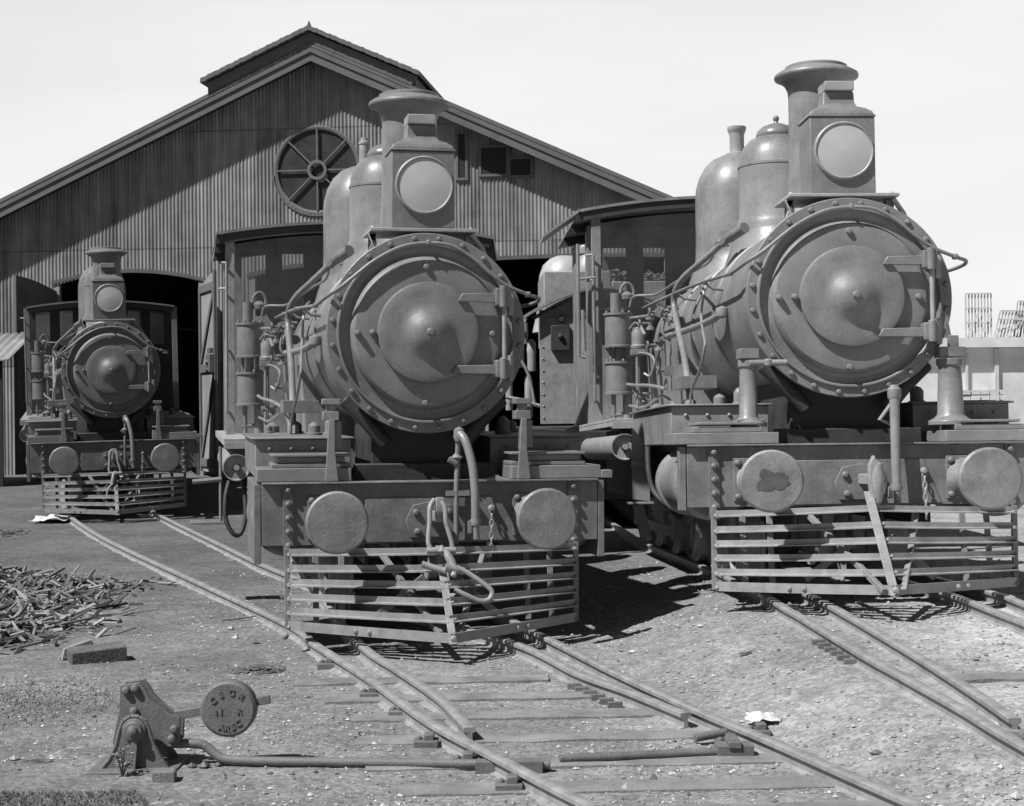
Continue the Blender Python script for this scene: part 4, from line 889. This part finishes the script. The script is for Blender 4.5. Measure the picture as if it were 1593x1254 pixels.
# lean-to canopy at the left edge
ln = empty('lean_to', (-10.2, 30.2, 0)); tag(ln, 'small lean-to with corrugated awning at the left edge beside the shed', 'lean-to')
mb = MB(); ns = 130
vs = []
for i in range(ns + 1):
    x = -2.0 + i * .0225; dz = math.sin(i * .9) * .012
    vs += [(x, -.7, 2.42 + dz), (x + .02, .9, 2.98 + dz)]
mb.add(vs, [(2 * i, 2 * i + 2, 2 * i + 3, 2 * i + 1) for i in range(ns)])
o = mb.build('awning', M_frame2, ln, rec=False, ang=80); s__ = o.modifiers.new('s', 'SOLIDIFY'); s__.thickness = .015
MB().box(-2.0, .75, -.55, -.5, -.1, 2.4).box(-2.0, .7, -.6, -.54, 2.25, 2.42).build('lean_to_wall', M_black, ln)

# ------------------------------------------------------------------ fourth engine seen in the gap
D = empty('steam_locomotive', (1.02, 20.3, 0), (0, 0, .02)); tag(D, 'mostly hidden engine in the gap, its flat side sheet with a lock box facing out', 'locomotive', 'narrow gauge engines lined up outside the shed')
md = loco_mats(1.1)
mb = MB().box(-.66, .9, .0, .05, 1.27, 2.72); [mb.bolt((-.62 + .0 * i, 0, 1.35 + i * .15), .012) for i in range(9)]; mb.build('side_sheet', md['bright'], D, bev=.01)  # brighter steel gives the sheet its sunlit tone by colour
mb = MB().box(-.52, -.28, -.07, -.005, 2.20, 2.52).bolt((-.40, -.07, 2.38), .035, 'y', .04).bolt((-.38, -.005, 2.60), .05, 'y', .04)
mb.build('lock_box', md['dark'], D, bev=.008)
ar = [(-.95 + 1.9 * i / 16, 2.73 + .34 * (1 - abs(-1 + 2 * i / 16 - .15) ** 1.7) - .05) for i in range(17)]
MB().prism(ar + [(a, b - .035) for a, b in reversed(ar)], -.12, .2).build('hood', md['bright'], D)
MB().prism([(a * .9, b - .04) for a, b in ar] + [(.8, 2.68), (-.8, 2.62)], -.02, -.002).build('hood_panel', md['paint'], D)
mb = MB().box(-.58, .3, .6, 2.6, 2.3, 3.26); mb.box(.31, 1.2, .6, 2.6, 2.3, 3.12); mb.build('coal_bunker', md['bright'], D, bev=.015)
mb = MB()
for i in range(200): blob(mb, (random.uniform(.32, 1.1), random.uniform(.6, 2.5), 3.14 + random.random() * .12), random.uniform(.03, .07))
mb.build('coal', M_coal, D, rec=False, ang=10)
mb = MB().rev([(.5, 2.6), (.41, 3.0), (.40, 3.35), (.38, 3.48), (.33, 3.62), (.22, 3.72), (.12, 3.76), (0, 3.77)], (-.12, 4.0, 0), 'z', 48); mb.build('steam_dome', mat('polished_dome', .36, .15, .35, 3), D)
mb = MB().rev([(.16, 0), (.16, .1), (.12, .16), (0, .2)], (.15, 3.1, 3.70), 'z', 24).rev([(.30, 2.6), (.29, 3.4), (.26, 3.55), (.16, 3.7), (0, 3.72)], (.2, 3.1, 0), 'z', 36); mb.build('sand_dome', md['paint'], D)
mb = MB().box(-1.0, 1.0, -.1, .5, 1.16, 1.24).prism([(-1.0, 1.24), (.6, 1.15), (.6, 1.0), (-.4, .95)], -.3, -.1).box(-.8, 1.2, .2, 6, .3, 1.15); mb.build('footplate', md['dark'], D, bev=.01)
mb = MB().rev([(.6, .6), (.6, 6.5)], (.45, 0, 2.0), 'y', 40); mb.build('boiler', md['paint'], D)
mb = MB()
for (x, z, r_, h) in ((-.80, 1.35, .05, .5), (-.95, 2.0, .10, .28), (-.76, 1.95, .06, .35), (-1.05, 1.45, .045, .35), (-.84, 2.3, .04, .3)): mb.rev([(0, 0), (r_, 0), (r_, h), (r_ * .6, h + .05), (0, h + .06)], (x, .3, z), 'z', 18)
mb.tube([(-1.1, .2, 1.62), (-.9, .2, 1.58), (-.66, .2, 1.50)], .025, 8).tube([(-1.0, .25, 2.5), (-.95, .22, 2.2), (-.80, .2, 1.9), (-.72, .2, 1.5)], .02, 8, 4)
mb.build('side_fitting', md['bright'], D)

# ------------------------------------------------------------------ pale yard buildings on the right
yb = empty('timber_shed', (15.0, 60, 0)); tag(yb, 'long haze-pale timber shed far off at the right edge', 'shed')
MB().box(-2.5, 14, 0, 6, -.2, 3.35).build('wall', M_white, yb)
MB().box(-2.6, 14, -.4, 6.4, 3.36, 3.72).build('eaves_beam', M_white, yb)
MB().prism([(-3.5, 3.73), (1.5, 3.73), (1.4, 4.25), (-3.5, 4.25)], -.1, 5).build('roof', M_frame, yb)
for x, w_ in ((1.35, .12), (2.0, .1), (3.1, .15), (5.0, 1.1)):
    MB().box(x, x + w_, -.12, -.005, .0, 3.3 if w_ < 1 else 3.0).build('wall_post', M_lattice if w_ < 1 else M_frame, yb)
def lattice(x, z0, w_, h, n, lb, lean=0):
    o = empty('lath_frame', (15 + x, 59.8, 0)); tag(o, lb, 'lath frame', 'stacked lath frames on the far timber shed')
    mb = MB()
    for i in range(n + 1):
        xx = w_ * i / n; mb.bar((xx, 0, z0), (xx + lean, .0, z0 + h), .05, .05)
    for j in range(4): mb.bar((lean * j / 3, -.06, z0 + h * j / 3), (w_ + lean * j / 3, -.06, z0 + h * j / 3), .04, .05)
    mb.bar((0, -.1, z0), (w_ * .5, -.1, z0 + h * .6), .04, .04); mb.bar((w_ * .5, -.1, z0), (w_, -.1, z0 + h * .6), .04, .04)
    mb.build('lath_grid', M_lattice, o)
lattice(2.0, 3.72, .95, 1.65, 8, 'tall pale lath frame standing on the far timber shed')
lattice(3.05, 3.72, .95, 1.0, 8, 'low pale lath frame leaning right of the tall one', .25)
lattice(3.8, 3.72, .8, 1.35, 7, 'rightmost lath frame partly cut off by the picture edge', .15)

st = empty('plank_stack', (16.2, 57.5, 0)); tag(st, 'pale stack of sawn planks in front of the far haze-pale shed', 'plank stack')
for i in range(9):
    mb = MB()
    for j in range(5): mb.box(j * .34 + random.uniform(-.01, .01), j * .34 + .31, random.uniform(0, .1), 2.5, .2 * i, .2 * i + .165)
    mb.build('plank_layer', M_white if i % 2 else M_lattice, st)
